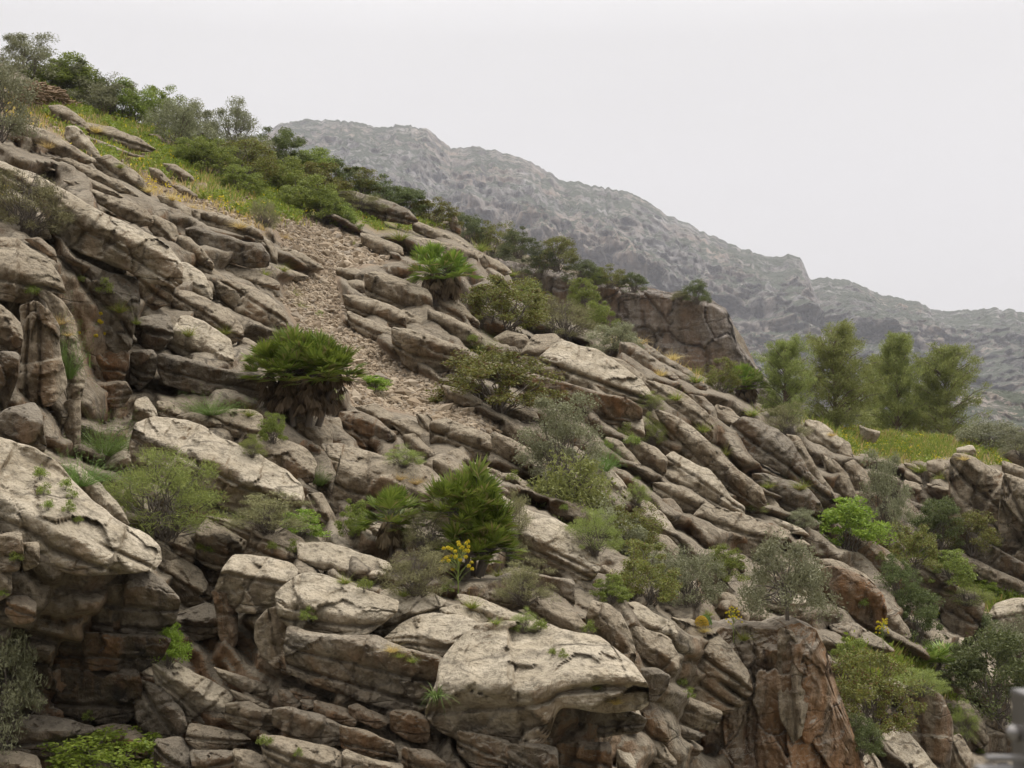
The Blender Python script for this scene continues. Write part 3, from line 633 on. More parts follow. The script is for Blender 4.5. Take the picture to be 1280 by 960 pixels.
    bidx[~inner] = i[~inner]; bidx[inner] = nw * ns + np.arange(inner.sum())
    V3 = np.r_[Vf, Vb[inner]]
    F1 = np.stack([i[1:, :-1], i[1:, 1:], i[:-1, 1:], i[:-1, :-1]], -1).reshape(-1, 4)
    b = bidx
    F2 = np.stack([b[:-1, :-1], b[:-1, 1:], b[1:, 1:], b[1:, :-1]], -1).reshape(-1, 4)
    org = unproj(bu, bv, D0 + .3 * Hm * mpp)
    me = mesh_from(name, V3 - org, np.r_[F1, F2], mat)
    o = link(name, me, loc=org)
    hw = (s1 - s0) * mpp
    return o, dict(c=Q.mean(0), size=size, m=size * mpp, ratio=ratio, ang=ang, poly=Q, D=D0)
# ------------------------------------------------------------------ materials of the place
M = {}
_n2 = (.20, .155, .105)
M['grey'] = rock_material('grey_limestone', (0.251, 0.203, 0.142), (0.453, 0.388, 0.289), _n2, .12, .5)
M['pale'] = rock_material('pale_limestone', (0.340, 0.288, 0.209), (0.629, 0.548, 0.424), (0.340, 0.268, 0.172), .06, .35)
M['brown'] = rock_material('brown_limestone', (0.180, 0.151, 0.112), (0.309, 0.269, 0.210), (0.180, 0.139, 0.095), .12, .6)
M['dark'] = rock_material('water_stained_limestone', (0.095, 0.077, 0.055), (0.175, 0.149, 0.112), (0.113, 0.083, 0.053), .22, .95)
M['tan'] = rock_material('tan_limestone', (0.237, 0.196, 0.143), (0.397, 0.347, 0.270), (0.258, 0.191, 0.123), .28, .6)
M['ochre'] = rock_material('ochre_limestone', (0.196, 0.156, 0.109), (0.350, 0.296, 0.223), (0.237, 0.165, 0.100), .46, .75)
M['rust'] = rock_material('rust_limestone', (0.216, 0.156, 0.104), (0.340, 0.266, 0.190), (0.258, 0.165, 0.095), .50, .6)
M['cliff'] = rock_material('streaked_cliff_rock', (0.247, 0.206, 0.156), (0.433, 0.377, 0.304), (0.288, 0.201, 0.123), .5, .95)
M['hill'] = rock_material('hillside_rock_and_soil', (0.177, 0.144, 0.101), (0.345, 0.296, 0.223), (0.201, 0.149, 0.095), .18, .6, soil=True)
M['far_cliff'] = rock_material('far_cliff_rock', (.20, .17, .135), (.30, .26, .215), (.26, .185, .125), .38, .35, scale=.35)

# ------------------------------------------------------------------ camera
cam = bpy.data.objects.new('camera', bpy.data.cameras.new('camera')); C.objects.link(cam)
cam.rotation_euler = (math.pi / 2 + PITCH, 0, 0); cam.data.lens = 50.0; cam.data.sensor_width = 36.0
cam.data.clip_end = 20000; cam.data.clip_start = .05
cam.data.lens = 36.0 * F / 1280
cam.data.dof.use_dof = True; cam.data.dof.focus_distance = 24; cam.data.dof.aperture_fstop = 8
scene.camera = cam

# ------------------------------------------------------------------ overcast sky
SUN_EL, SUN_AZ = R(58), R(55)      # azimuth measured from +Y towards +X
w = bpy.data.worlds.new('World'); scene.world = w; w.use_nodes = True
nt = w.node_tree; nt.nodes.clear()
def wn(t, **k):
    x = nt.nodes.new(t)
    for a, b in k.items(): setattr(x, a, b)
    return x
sky = wn('ShaderNodeTexSky', sky_type='NISHITA'); sky.sun_disc = False; sky.sun_elevation = SUN_EL; sky.sun_rotation = SUN_AZ
sky.dust_density = 4; sky.air_density = 1
hs = wn('ShaderNodeHueSaturation'); hs.inputs['Saturation'].default_value = .10; nt.links.new(sky.outputs[0], hs.inputs['Color'])
tc = wn('ShaderNodeTexCoord'); sp_ = wn('ShaderNodeSeparateXYZ'); nt.links.new(tc.outputs['Generated'], sp_.inputs[0])
cl = wn('ShaderNodeTexNoise'); cl.inputs['Scale'].default_value = 1.6; cl.inputs['Detail'].default_value = 5
mp = wn('ShaderNodeMapping'); mp.inputs['Scale'].default_value = (1, 1, 3); nt.links.new(tc.outputs['Generated'], mp.inputs[0]); nt.links.new(mp.outputs[0], cl.inputs['Vector'])
# cloud layer: even grey-white, brighter overhead
rz = wn('ShaderNodeValToRGB'); e = rz.color_ramp.elements
e[0].position = 0.0; e[0].color = (7.55, 7.35, 7.3, 1); e[1].position = 1.0; e[1].color = (36, 35, 34, 1)
x = e.new(.30); x.color = (8.3, 8.1, 8.05, 1); x = e.new(.55); x.color = (18, 17.8, 17.8, 1)
nt.links.new(sp_.outputs[2], rz.inputs[0])
mc = wn('ShaderNodeMix', data_type='RGBA', blend_type='MULTIPLY'); mc.inputs[0].default_value = .16
nt.links.new(rz.outputs[0], mc.inputs[6]); nt.links.new(cl.outputs['Fac'], mc.inputs[7])
mx = wn('ShaderNodeMix', data_type='RGBA'); mx.inputs[0].default_value = .93
nt.links.new(hs.outputs[0], mx.inputs[6]); nt.links.new(mc.outputs[2], mx.inputs[7])
bg = wn('ShaderNodeBackground'); bg.inputs['Strength'].default_value = .10
ow = wn('ShaderNodeOutputWorld'); dm = wn('ShaderNodeMapRange'); dm.inputs['From Min'].default_value = -.9; dm.inputs['From Max'].default_value = .75; dm.inputs['To Min'].default_value = .50; dm.inputs['To Max'].default_value = 1.0
nt.links.new(sp_.outputs[1], dm.inputs['Value'])   # sky dimmed behind the camera, added to deepen contrast between rock tops and fronts
ml = wn('ShaderNodeMix', data_type='RGBA', blend_type='MULTIPLY'); ml.inputs[0].default_value = 1
nt.links.new(mx.outputs[2], ml.inputs[6]); nt.links.new(dm.outputs[0], ml.inputs[7]); nt.links.new(ml.outputs[2], bg.inputs[0]); nt.links.new(bg.outputs[0], ow.inputs[0])
sun = bpy.data.lights.new('sun', 'SUN'); sun.energy = 1.5; sun.angle = R(10); sun.color = (1, .94, .84)
so = bpy.data.objects.new('sun', sun); C.objects.link(so)
from mathutils import Vector
dv = Vector((math.sin(SUN_AZ) * math.cos(SUN_EL), math.cos(SUN_AZ) * math.cos(SUN_EL), math.sin(SUN_EL)))
so.rotation_euler = dv.to_track_quat('Z', 'Y').to_euler()
vs = scene.view_settings; vs.view_transform = 'Standard'; vs.look = 'None'; vs.gamma = 1; vs.exposure = 0.15; vs.use_curve_mapping = False
scene.cycles.use_denoising = True
scene.cycles.max_bounces = 6; scene.cycles.diffuse_bounces = 2; scene.cycles.volume_bounces = 1; scene.cycles.transparent_max_bounces = 8
scene.cycles.use_adaptive_sampling = True; scene.cycles.adaptive_threshold = .02
M['valley'] = plain('valley_scrub', (.10,.10,.06), c2=(.2,.18,.12), sc=.02)
M['olive'] = leaf_material('grey_green_leaves', (.165,.17,.085), (.33,.335,.20), .25)
M['mastic'] = leaf_material('mastic_leaves', (0.114,0.132,0.032), (0.308,0.312,0.079), 0.3, c3=(.16,.09,.035))
M['dark_leaf'] = leaf_material('dark_leaves', (0.080,0.102,0.034), (0.188,0.222,0.079), 0.3)
M['green_leaf'] = leaf_material('green_leaves', (0.125,0.168,0.032), (0.319,0.372,0.084), 0.35)
M['bright_leaf'] = leaf_material('bright_leaves', (0.148,0.228,0.026), (0.319,0.408,0.063), .4)
M['lime'] = leaf_material('yellow_green_leaves', (0.182,0.216,0.053), (0.376,0.408,0.137), .35)
M['palm'] = leaf_material('palm_leaves', (0.097,0.162,0.023), (0.285,0.360,0.063), .25, .45, c3=(.30,.27,.10))
M['dead'] = leaf_material('dead_fronds', (.07,.05,.03), (.18,.13,.08), .1, .9)
M['pine'] = leaf_material('pine_needles', (0.160,0.192,0.053), (0.365,0.408,0.126), 0.35)
M['wiry'] = leaf_material('wiry_twigs', (0.162,0.154,0.071), (0.308,0.292,0.142), .15, .8)
M['broom'] = leaf_material('broom_stems', (0.160,0.198,0.053), (0.353,0.396,0.116), 0.4, .7)
M['fennel'] = leaf_material('fennel_leaves', (0.097,0.162,0.037), (0.217,0.300,0.079), .3)
M['grass'] = leaf_material('grass_blades', (0.138,0.203,0.028), (0.355,0.373,0.071), .3, c3=(.36,.27,.10))
M['drygrass'] = leaf_material('dry_grass_blades', (0.462,0.341,0.127), (0.739,0.583,0.255), .3)
M['yellow'] = leaf_material('yellow_flowers', (.62,.50,.02), (.80,.68,.05), .3)
M['orange'] = leaf_material('orange_cushion', (.42,.24,.03), (.60,.42,.06), .2)
M['stem'] = plain('bark', (.10,.08,.06), .9, c2=(.20,.17,.14), sc=12)
M['redbark'] = plain('pine_bark', (.13,.085,.06), .9, c2=(.24,.18,.14), sc=6)
M['stalk'] = plain('fennel_stalk', (.20,.26,.05), .6)
M['metal'] = plain('brushed_metal', (.27,.25,.235), .38, .9, c2=(.34,.325,.31), sc=30)
M['wood_heap'] = plain('branch_heap', (.19,.12,.07), .9, c2=(.34,.24,.15), sc=14)
M['scree'] = None
def stone_mat():
    s = NT('scree_stones'); g = s.n('ShaderNodeNewGeometry')
    col = s.ramp(g.outputs['Random Per Island'], [(0, (.18,.135,.085)), (.35, (.32,.245,.165)), (.7, (.40,.325,.235)), (1, (.23,.19,.145))])
    b = s.n('ShaderNodeBsdfPrincipled'); b.inputs['Roughness'].default_value = .95; s.l(col, b.inputs['Base Color']); s.l(b.outputs[0], s.out.inputs[0]); return s.m
M['scree'] = stone_mat()
def mountain_mat(name='mountain_limestone', k=1.0, dk=(.080, .080, .076), lt=(.44, .415, .40)):
    s = NT(name)
    co = s.coord((.01 * k,) * 3); ver = s.coord((.020 * k, .020 * k, .0045 * k)); bed = s.coord((.004 * k, .008 * k, .03 * k), (0, R(10), 0))
    n1 = s.noise(co, 1.3, 9, .65); n2 = s.noise(ver, 1.6, 7, .65, .6); n3 = s.noise(bed, 2.0, 6, .6); n4 = s.noise(co, 7, 6, .7)
    col = s.mix(s.ramp(n2, [(.40, 0.0), (.60, 1.0)]), dk, lt)
    col = s.mix(s.math('MULTIPLY', s.ramp(n3, [(.4, 0.0), (.6, 1.0)]), .45), col, (.20, .165, .13))
    och = s.ramp(s.noise(co, .55, 5, .6), [(.47, 0.0), (.58, 1.0)])
    col = s.mix(s.math('MULTIPLY', och, s.math('MULTIPLY', s.ramp(n2, [(.4, 0.0), (.6, 1.0)]), .6)), col, (.42, .29, .19))
    g = s.n('ShaderNodeNewGeometry'); sp = s.n('ShaderNodeSeparateXYZ'); s.l(g.outputs['Normal'], sp.inputs[0])
    scrub = s.math('ADD', s.math('MULTIPLY', sp.outputs[2], .55), s.math('MULTIPLY', n1, .7))
    scrub = s.math('ADD', scrub, s.math('MULTIPLY', s.math('SUBTRACT', n4, .5), .9))
    scrub = s.math('ADD', scrub, s.math('MULTIPLY', s.attr('toe'), .45))
    col = s.mix(s.ramp(scrub, [(.75, 0.0), (.85, 1.0)]), col, (.070, .085, .045))
    b = s.n('ShaderNodeBsdfPrincipled'); b.inputs['Roughness'].default_value = 1; s.l(col, b.inputs['Base Color'])
    h = s.math('ADD', s.math('MULTIPLY', n2, .6), s.math('MULTIPLY', n4, .3))
    bp = s.n('ShaderNodeBump'); bp.inputs['Strength'].default_value = 1; bp.inputs['Distance'].default_value = 48 / k
    s.l(h, bp.inputs['Height']); s.l(bp.outputs[0], b.inputs['Normal']); s.l(b.outputs[0], s.out.inputs[0]); return s.m
M['mountain'] = mountain_mat()
def haze_mat():
    s = NT('haze'); v = s.n('ShaderNodeVolumePrincipled'); v.inputs['Color'].default_value = (.85, .86, .95, 1)
    v.inputs['Density'].default_value = HAZE; v.inputs['Anisotropy'].default_value = .1
    s.l(v.outputs[0], s.out.inputs['Volume']); return s.m
HAZE = .00015
M['haze'] = haze_mat()
# ------------------------------------------------------------------ build: hillside, rocks
build_hillside()
gm = bpy.data.meshes.new('valley_ground')
gm.from_pydata([(-2600, -60, -12.6), (3400, -60, -12.6), (3400, 3400, -12.6), (-2600, 3400, -12.6)], [], [(0, 1, 2, 3)])
gm.materials.append(M['valley'])
tag(link('valley_ground', gm), kind='structure')

rock_info = []
for k, (p, o) in enumerate(ROCKS):
    if p[:, 0].mean() < 232 and 280 < p[:, 1].mean() < 540: o['o'] = o.get('o', 0) + .7
    if p[:, 0].mean() > 1110 and 560 < p[:, 1].mean() < 745: o['o'] = o.get('o', 0) + .3
    ob, inf = make_rock(p, o, k + 1, M[o.get('m', 'grey')])
    inf['o'] = ob; inf['opt'] = o; rock_info.append(inf)

def build_face():
    T = np.array([(835, 900), (850, 872), (868, 840), (885, 800), (900, 786), (925, 782), (950, 786), (975, 784), (1000, 780), (1020, 786), (1032, 812), (1044, 850), (1056, 885), (1072, 930), (1090, 985), (1100, 1010)], float)
    us = np.arange(836, 1100, 1.3); vt = np.interp(us, T[:, 0], T[:, 1]) + fbm(np.stack([us / 11, us * 0, us * 0], -1), 4, 3) * 5
    nr = 170; tt = np.linspace(0, 1, nr); U = np.repeat(us[None], nr, 0); V = vt[None] + tt[:, None] * (1040 - vt[None])
    wq = fbm(np.stack([U / 24, V / 34, U * 0], -1), 4, 5)
    fa, fe = facets(U / 38 + .3 * wq, V / 75 + .35 * wq, 27, 1.1); fb, fg = facets(U / 13 + .5 * wq, V / 24 + .5 * wq, 28, 1.1)
    flu = fbm(np.stack([U / 44 + .5 * wq, V / 120, U * 0], -1), 5, 33, .6, ridged=True)
    rec = 28 * fa + 6 * fb - 6 * fbm(np.stack([U / 90, V / 26 + U / 80, U * 0], -1), 4, 44, .55, ridged=True) + 4 * (1 - sstep(0, .06, fe)) - 15 * flu - 4 * fbm(np.stack([U / 9, V / 14, U * 0], -1), 4, 9)
    rec = rec + 16 * np.sqrt(np.clip(1 - sstep(0, .10, tt), 0, 1))[:, None] + .012 * np.maximum(0, U - 985) ** 2 + 9 * tt[:, None] + .02 * np.maximum(0, 880 - U) ** 2
    D = 20.9 + rec * 20.9 / F; W = unproj(U, V, D); pre = []
    for k in (1, 2, 4, 7): q = W[0].copy(); q[:, 1] += .5 * k; q[:, 2] += .05 * k - .02 * k * k; pre.append(q)
    G = np.concatenate([np.array(pre[::-1]), W], 0); n, m = G.shape[:2]; i = np.arange(n * m).reshape(n, m); org = unproj(960, 1040, 22.5)
    me = mesh_from('rock_cliff', G.reshape(-1, 3) - org, np.stack([i[1:, :-1], i[1:, 1:], i[:-1, 1:], i[:-1, :-1]], -1).reshape(-1, 4), M['cliff'])
    tag(link('rock_cliff', me, loc=org), 'steep cliff face with orange and dark vertical streaks under the olive tree', 'cliff')
build_face()
from mathutils import Vector as V3
# ------------------------------------------------------------------ smaller rocks that fill the gaps between the traced ones
polys = [i['poly'] for i in rock_info]; soil_p = [s[0] for s in SOILS]
bb = [(p.min(0), p.max(0)) for p in polys]
def covered(u, v, pad=2):
    for p, (lo, hi) in zip(polys, bb):
        if lo[0] - pad < u < hi[0] + pad and lo[1] - pad < v < hi[1] + pad and float(polydist(np.array([u]), np.array([v]), p)[0]) < pad: return True
    return False
rs = np.random.default_rng(99); target = 300 - len(ROCKS); tries = 0
ochre_zones = [(200, 880, 400), (520, 930, 260), (840, 900, 80), (1070, 760, 60)]
while target > 0 and tries < 6000:
    tries += 1
    u = rs.uniform(0, 1280); v = rs.uniform(ridge_v(u) + 14, 955)
    if v > 480 and rs.random() < .2: continue
    w_ = rs.uniform(24, 66) * (1.15 if v > 600 else .8); h_ = w_ * rs.uniform(.38, .7)
    if min(float(polydist(np.array([u]), np.array([v]), p)[0]) for p in soil_p) < w_ * .4: continue
    if covered(u, v, h_ * .25): continue
    an = R(rs.uniform(12, 38)); n = rs.integers(6, 9); th = np.sort(rs.uniform(0, 2 * math.pi, n) * .35 + np.linspace(0, 2 * math.pi, n, endpoint=False) * 1.0)
    r = rs.uniform(.85, 1.1, n); sq = lambda c: np.sign(c) * np.abs(c) ** .6
    x = sq(np.cos(th)) * w_ / 2 * r; y = sq(np.sin(th)) * h_ / 2 * r
    p = np.stack([u + x * math.cos(an) - y * math.sin(an), v + x * math.sin(an) + y * math.cos(an)], 1)
    och = any(abs(u - a) < c / 2 and abs(v - b) < c / 3 for a, b, c in ochre_zones)
    mt = rs.choice(['grey', 'grey', 'pale', 'brown', 'tan']) if not och else rs.choice(['tan', 'brown', 'ochre', 'grey'])
    o = dict(f=rs.uniform(.2, .5), m=str(mt), o=rs.uniform(-.5, .1))
    ob, inf = make_rock(p, o, 1000 + tries, M[mt]); inf['o'] = ob; inf['opt'] = o; rock_info.append(inf); polys.append(inf['poly']); bb.append((inf['poly'].min(0), inf['poly'].max(0))); target -= 1


bpy.context.view_layer.update()
DG = bpy.context.evaluated_depsgraph_get()
CAMF = V3((0, CP, SP))
def surf_D(u, v, w_=6):
    """distance along the view axis of the rock or soil a plant can root on at this photo pixel"""
    r = []
    for du in (-.16 * w_, 0, .16 * w_):
        d = V3([float(c) for c in unproj(u + du, min(v, 1000), 1.0)]); ok, loc, *_ = scene.ray_cast(DG, V3((0, 0, 0)), d.normalized(), distance=400)
        r.append(loc.dot(CAMF) if ok else float(dfield(u, min(v, 1040))))
    return float(np.median(r))
# ------------------------------------------------------------------ mountain far behind, crag, spur with its cliff
SIL = np.array([(-500, 330), (-200, 300), (100, 230), (260, 190), (320, 168), (350, 158), (385, 150), (420, 153), (470, 156), (500, 157), (535, 161), (560, 183), (600, 187), (640, 191), (670, 205), (700, 225), (735, 233), (770, 240), (800, 245), (830, 266),
  (870, 284), (900, 298), (940, 315), (965, 322), (985, 317), (1000, 325), (1012, 347), (1060, 352), (1100, 366), (1140, 376), (1185, 390), (1205, 388), (1240, 386), (1280, 393), (1400, 402), (1600, 430), (1800, 470), (2000, 520)], float)
def build_mountain():
    us = np.arange(-420, 1900, 2.4); nr = 170; tt = np.linspace(0, 1, nr)
    vt = np.interp(us, SIL[:, 0], SIL[:, 1])
    vt = vt + fbm(np.stack([us / 22, us * 0, us * 0], -1), 6, 31, .66) * 6.5 + fbm(np.stack([us / 8, us * 0, us * 0], -1), 4, 37, .7, ridged=True) * 3.0
    Vv = vt[None] + tt[:, None] ** 1.15 * (640 - vt[None])
    U = np.repeat(us[None], nr, 0)
    Dr = 2350 - 250 * (U / 1280)
    D = Dr - (1150) * (tt[:, None] ** .9)
    W = unproj(U, Vv, D)
    q = W / 210.0
    gul = fbm(np.stack([q[..., 0] * 1.3 + .4 * q[..., 2], q[..., 1] * .5, q[..., 2] * .30], -1), 6, 41, .58, ridged=True)
    cl = fbm(np.stack([q[..., 0] * .6, q[..., 1] * .6, q[..., 2] * 2.6 + q[..., 0] * .5], -1), 5, 51, .55, ridged=True)
    fi = fbm(q * 5.5, 5, 61, .6, ridged=True)
    f = sstep(0, .34, tt)[:, None] * .93 + .07; f2 = sstep(0, .05, tt)[:, None] * .8 + .2
    W[..., 1] -= (gul * 150 + cl * 75) * f + (fi * 34 + 14 * fbm(q * 14, 3, 63, .6, ridged=True)) * (.35 * f2 + .65 * f)
    rows = [W]
    back = []
    for k in (1, 2, 3, 5, 8):
        qq = W[0].copy(); qq[:, 1] += 60 * k; qq[:, 2] -= 12 * k * k + vnoise(qq / 90, 3) * 12; back.append(qq)
    G = np.concatenate([np.array(back[::-1]), W], 0)
    toe = np.concatenate([np.zeros((5, len(us))), np.repeat(sstep(.55, .95, tt)[:, None], len(us), 1)], 0)
    n, m = G.shape[:2]; i = np.arange(n * m).reshape(n, m)
    G[-1, :, 2] = -12.5
    me = mesh_from('mountain', G.reshape(-1, 3), np.stack([i[1:, :-1], i[1:, 1:], i[:-1, 1:], i[:-1, :-1]], -1).reshape(-1, 4), M['mountain'])
    point_attr(me, 'toe', toe); tag(link('mountain', me), kind='structure')
build_mountain()

def sheet(name, sil, D0, D1, vb, du, nr, mat, amp, kind='structure', seed=0, sc=9.0):
    sil = np.array(sil, float); us = np.arange(sil[0, 0], sil[-1, 0] + du, du)
    vt = np.interp(us, sil[:, 0], sil[:, 1]) + fbm(np.stack([us / 15, us * 0 + seed, us * 0], -1), 4, 3) * 2
    tt = np.linspace(0, 1, nr); U = np.repeat(us[None], nr, 0); V = vt[None] + tt[:, None] * (vb - vt[None])
    W = unproj(U, V, D0 + (D1 - D0) * tt[:, None] + 0 * U); q = W / sc
    W *= (1 - fbm(q * [1, .5, 2.2], 6, 71 + seed, .55, ridged=True) * amp / (D0 + (D1 - D0) * tt[:, None] + 0 * U))[..., None]
    back = []
    for k in (1, 2, 4):
        b = W[0].copy(); b[:, 1] += amp * 2.5 * k; b[:, 2] -= amp * .3 * k * k; back.append(b)
    G = np.concatenate([np.array(back[::-1]), W], 0); n, m = G.shape[:2]; i = np.arange(n * m).reshape(n, m)
    me = mesh_from(name, G.reshape(-1, 3), np.stack([i[1:, :-1], i[1:, 1:], i[:-1, 1:], i[:-1, :-1]], -1).reshape(-1, 4), mat)
    point_attr(me, 'toe', np.zeros(n * m)); point_attr(me, 'soil', np.zeros(n * m)); point_attr(me, 'green', np.zeros(n * m))
    return link(name, me)
M['crag'] = mountain_mat('crag_rock', 3.4, (.10, .095, .08), (.50, .47, .43))
tag(sheet('crag', [(1130, 520), (1170, 497), (1200, 482), (1240, 486), (1290, 492), (1400, 500), (1500, 530)], 760, 560, 640, 2, 70, M['crag'], 34, seed=5, sc=48), kind='structure')
# spur behind the ridge that carries the dark scrub above the cliff
tag(sheet('far_hillside', [(520, 262), (570, 280), (620, 297), (660, 318), (700, 330), (740, 346), (780, 354), (820, 363), (870, 372), (905, 388), (930, 425), (950, 470)], 150, 128, 560, 2, 60, M['hill'], 1.2, seed=9), kind='structure')
M['far_cliff'] = rock_material('far_cliff_rock', (.215, .185, .155), (.36, .32, .28), (.26, .205, .155), .10, .45, scale=.30)
CS = np.array([(596, 330), (620, 322), (650, 330), (700, 338), (745, 350), (775, 357), (800, 358), (830, 364), (862, 369), (890, 376), (907, 385), (915, 400), (921, 425), (938, 448), (955, 468), (975, 498), (992, 560)], float)
def build_cliff():
    us = np.arange(596, 992, 1.5); vt = np.interp(us, CS[:, 0], CS[:, 1]) + fbm(np.stack([us / 9, us * 0, us * 0], -1), 4, 3) * 2.4
    nr = 130; tt = np.linspace(0, 1, nr); U = np.repeat(us[None], nr, 0); V = vt[None] + tt[:, None] * (575 - vt[None])
    wq = fbm(np.stack([U / 30, V / 30, U * 0], -1), 4, 5)
    fa, fe = facets(U / 46 + .3 * wq, V / 60 + .3 * wq, 7, 1.0); fb, fg = facets(U / 15 + .4 * wq, V / 22 + .4 * wq, 8, 1.0)
    rec = 26 * fa + 7 * fb + 5 * (1 - sstep(0, .07, fe)) - 5 * fbm(np.stack([U / 13, V / 60, U * 0], -1), 5, 6, .6, ridged=True) - 3 * fbm(np.stack([U / 60, V / 7, U * 0], -1), 4, 9)
    rec = rec + 10 * (1 - sstep(0, .04, tt))[:, None] + .9 * np.maximum(0, U - 900) ** 1.0 * .6
    D = 122 + rec * 122 / F; W = unproj(U, V, D); pre = []
    for k in (1, 2, 4, 7):
        q = W[0].copy(); q[:, 1] += 3.2 * k; q[:, 2] += .12 * k - .05 * k * k; pre.append(q)
    G = np.concatenate([np.array(pre[::-1]), W], 0); n, m = G.shape[:2]; i = np.arange(n * m).reshape(n, m); org = unproj(800, 575, 123)
    me = mesh_from('rock_cliff', G.reshape(-1, 3) - org, np.stack([i[1:, :-1], i[1:, 1:], i[:-1, 1:], i[:-1, :-1]], -1).reshape(-1, 4), M['far_cliff'])
    tag(link('rock_cliff', me, loc=org), 'tall sheer grey-brown cliff with a flat scrubby top beyond the ridge', 'cliff')
build_cliff()

# ------------------------------------------------------------------ plants (built once per kind at unit size, copied with shared meshes)
def quads(c, ax, ay):
    """centres, half-length and half-width vectors -> verts, faces"""
    V = np.stack([c - ax, c - ay * 1.0 + ax * .1, c + ax, c + ay * 1.0 + ax * .1], 1).reshape(-1, 3)
    return V, np.arange(len(V)).reshape(-1, 4)
def rdir(n, rs):
    d = rs.normal(size=(n, 3)); return d / np.linalg.norm(d, axis=1, keepdims=True)
def leaves(centres, n, spread, ls, rs, asp=.38, up=0.0, out=0.0):
    k = rs.integers(0, len(centres), n)
    d = rdir(n, rs); r = rs.random(n) ** .5
    sp = spread[k] if hasattr(spread, '__len__') else spread
    c = centres[k] + d * (r * sp)[:, None] * [1, 1, .75]
    a = rdir(n, rs) + d * out; a[:, 2] += up; a /= np.linalg.norm(a, axis=1, keepdims=True)
    b = np.cross(a, rdir(n, rs)); b /= np.linalg.norm(b, axis=1, keepdims=True) + 1e-9
    s = ls * rs.uniform(.6, 1.35, n)[:, None]
    return quads(c, a * s, b * s * asp)
def tubes(paths, sides=5):
    V = []; Fc = []
    for pts, rad in paths:
        pts = np.asarray(pts, float); n = len(pts); base = len(V)
        for i in range(n):
            d = pts[min(i + 1, n - 1)] - pts[max(i - 1, 0)]; d = d / (np.linalg.norm(d) + 1e-9)
            x = np.cross(d, [.3, .9, .2]); x /= np.linalg.norm(x) + 1e-9; y = np.cross(d, x)
            for k in range(sides):
                an = 2 * math.pi * k / sides; V.append(pts[i] + rad[i] * (math.cos(an) * x + math.sin(an) * y))
        for i in range(n - 1):
            for k in range(sides):
                a = base + i * sides + k; b = base + i * sides + (k + 1) % sides; Fc.append((a, b, b + sides, a + sides))
    return np.array(V), np.array(Fc)
def branch(p0, p1, r0, r1, rs, wob=.12, n=6):
    p0 = np.array(p0, float); p1 = np.array(p1, float); t = np.linspace(0, 1, n)[:, None]
    L = np.linalg.norm(p1 - p0); q = p0 + (p1 - p0) * t; q[:, 2] += (np.sin(t[:, 0] * math.pi) * .10 * L)
    q[1:-1] += rs.normal(size=(n - 2, 3)) * wob * L * .4
    return q, np.linspace(r0, r1, n)
def join(*vf):
    V = []; Fc = []; b = 0
    for v, f in vf:
        V.append(v); Fc.append(f + b); b += len(v)
    return np.concatenate(V), np.concatenate(Fc)
PROTO = {}
def proto(kind, var, parts): PROTO.setdefault(kind, []).append(parts)   # parts: [(name, mesh)]

def bush_proto(kind, mat, seed, ncl=46, nl=5200, ls=.020, shape=1.0, gap=.35, stemmat='stem', loose=.11, asp=.38, bare=.0, trunk=False, up=.0):
    rs = np.random.default_rng(seed)
    d = rdir(ncl, rs); d[:, 2] = rs.random(ncl) ** .8 * .98; hr = np.sqrt(1 - d[:, 2] ** 2) / np.hypot(d[:, 0], d[:, 1]); d[:, 0] *= hr; d[:, 1] *= hr
    r = rs.uniform(.45, 1.0, ncl) ** .6
    c = d * r[:, None] * [.5, .5, .62 if not trunk else .42]
    lump = 1 + .35 * fbm(d * 1.7 + seed, 2, seed); c *= lump[:, None]
    c[:, 2] = c[:, 2] * (1.42 if not trunk else 1.55) + (.04 if not trunk else .10)
    c[:, 2] = np.clip(c[:, 2], .03 if not trunk else .16, .95)
    spr = loose * rs.uniform(.6, 1.5, ncl)
    fv = leaves(c, int(nl * 1.25), spr * 1.30, ls * 1.42, rs, asp, up, .4)
    paths = []
    if trunk:
        tp = np.array([.05, 0, .34]); paths.append((np.array([[0, 0, -.15], [.02, 0, .1], [.03, .01, .22], tp]), np.array([.030, .024, .020, .016])))
        src = lambda: np.array([.03, 0, rs.uniform(.15, .34)])
    else: src = lambda: np.array([rs.uniform(-.08, .08), rs.uniform(-.08, .08), -.08])
    for k in range(0, ncl, 2): paths.append(branch(src(), c[k], .010, .003, rs))
    for k in range(int(bare * 60)):
        e = rdir(1, rs)[0]; e[2] = abs(e[2]); paths.append(branch(src(), e * [.5, .5, .8] * rs.uniform(.8, 1.1) + [0, 0, .1], .006, .0015, rs))
    proto(kind, 0, [('foliage', mesh_from(kind + '_foliage', *fv, M[mat], False)), ('trunk' if trunk else 'stem', mesh_from(kind + '_stem', *tubes(paths, 4), M[stemmat]))])

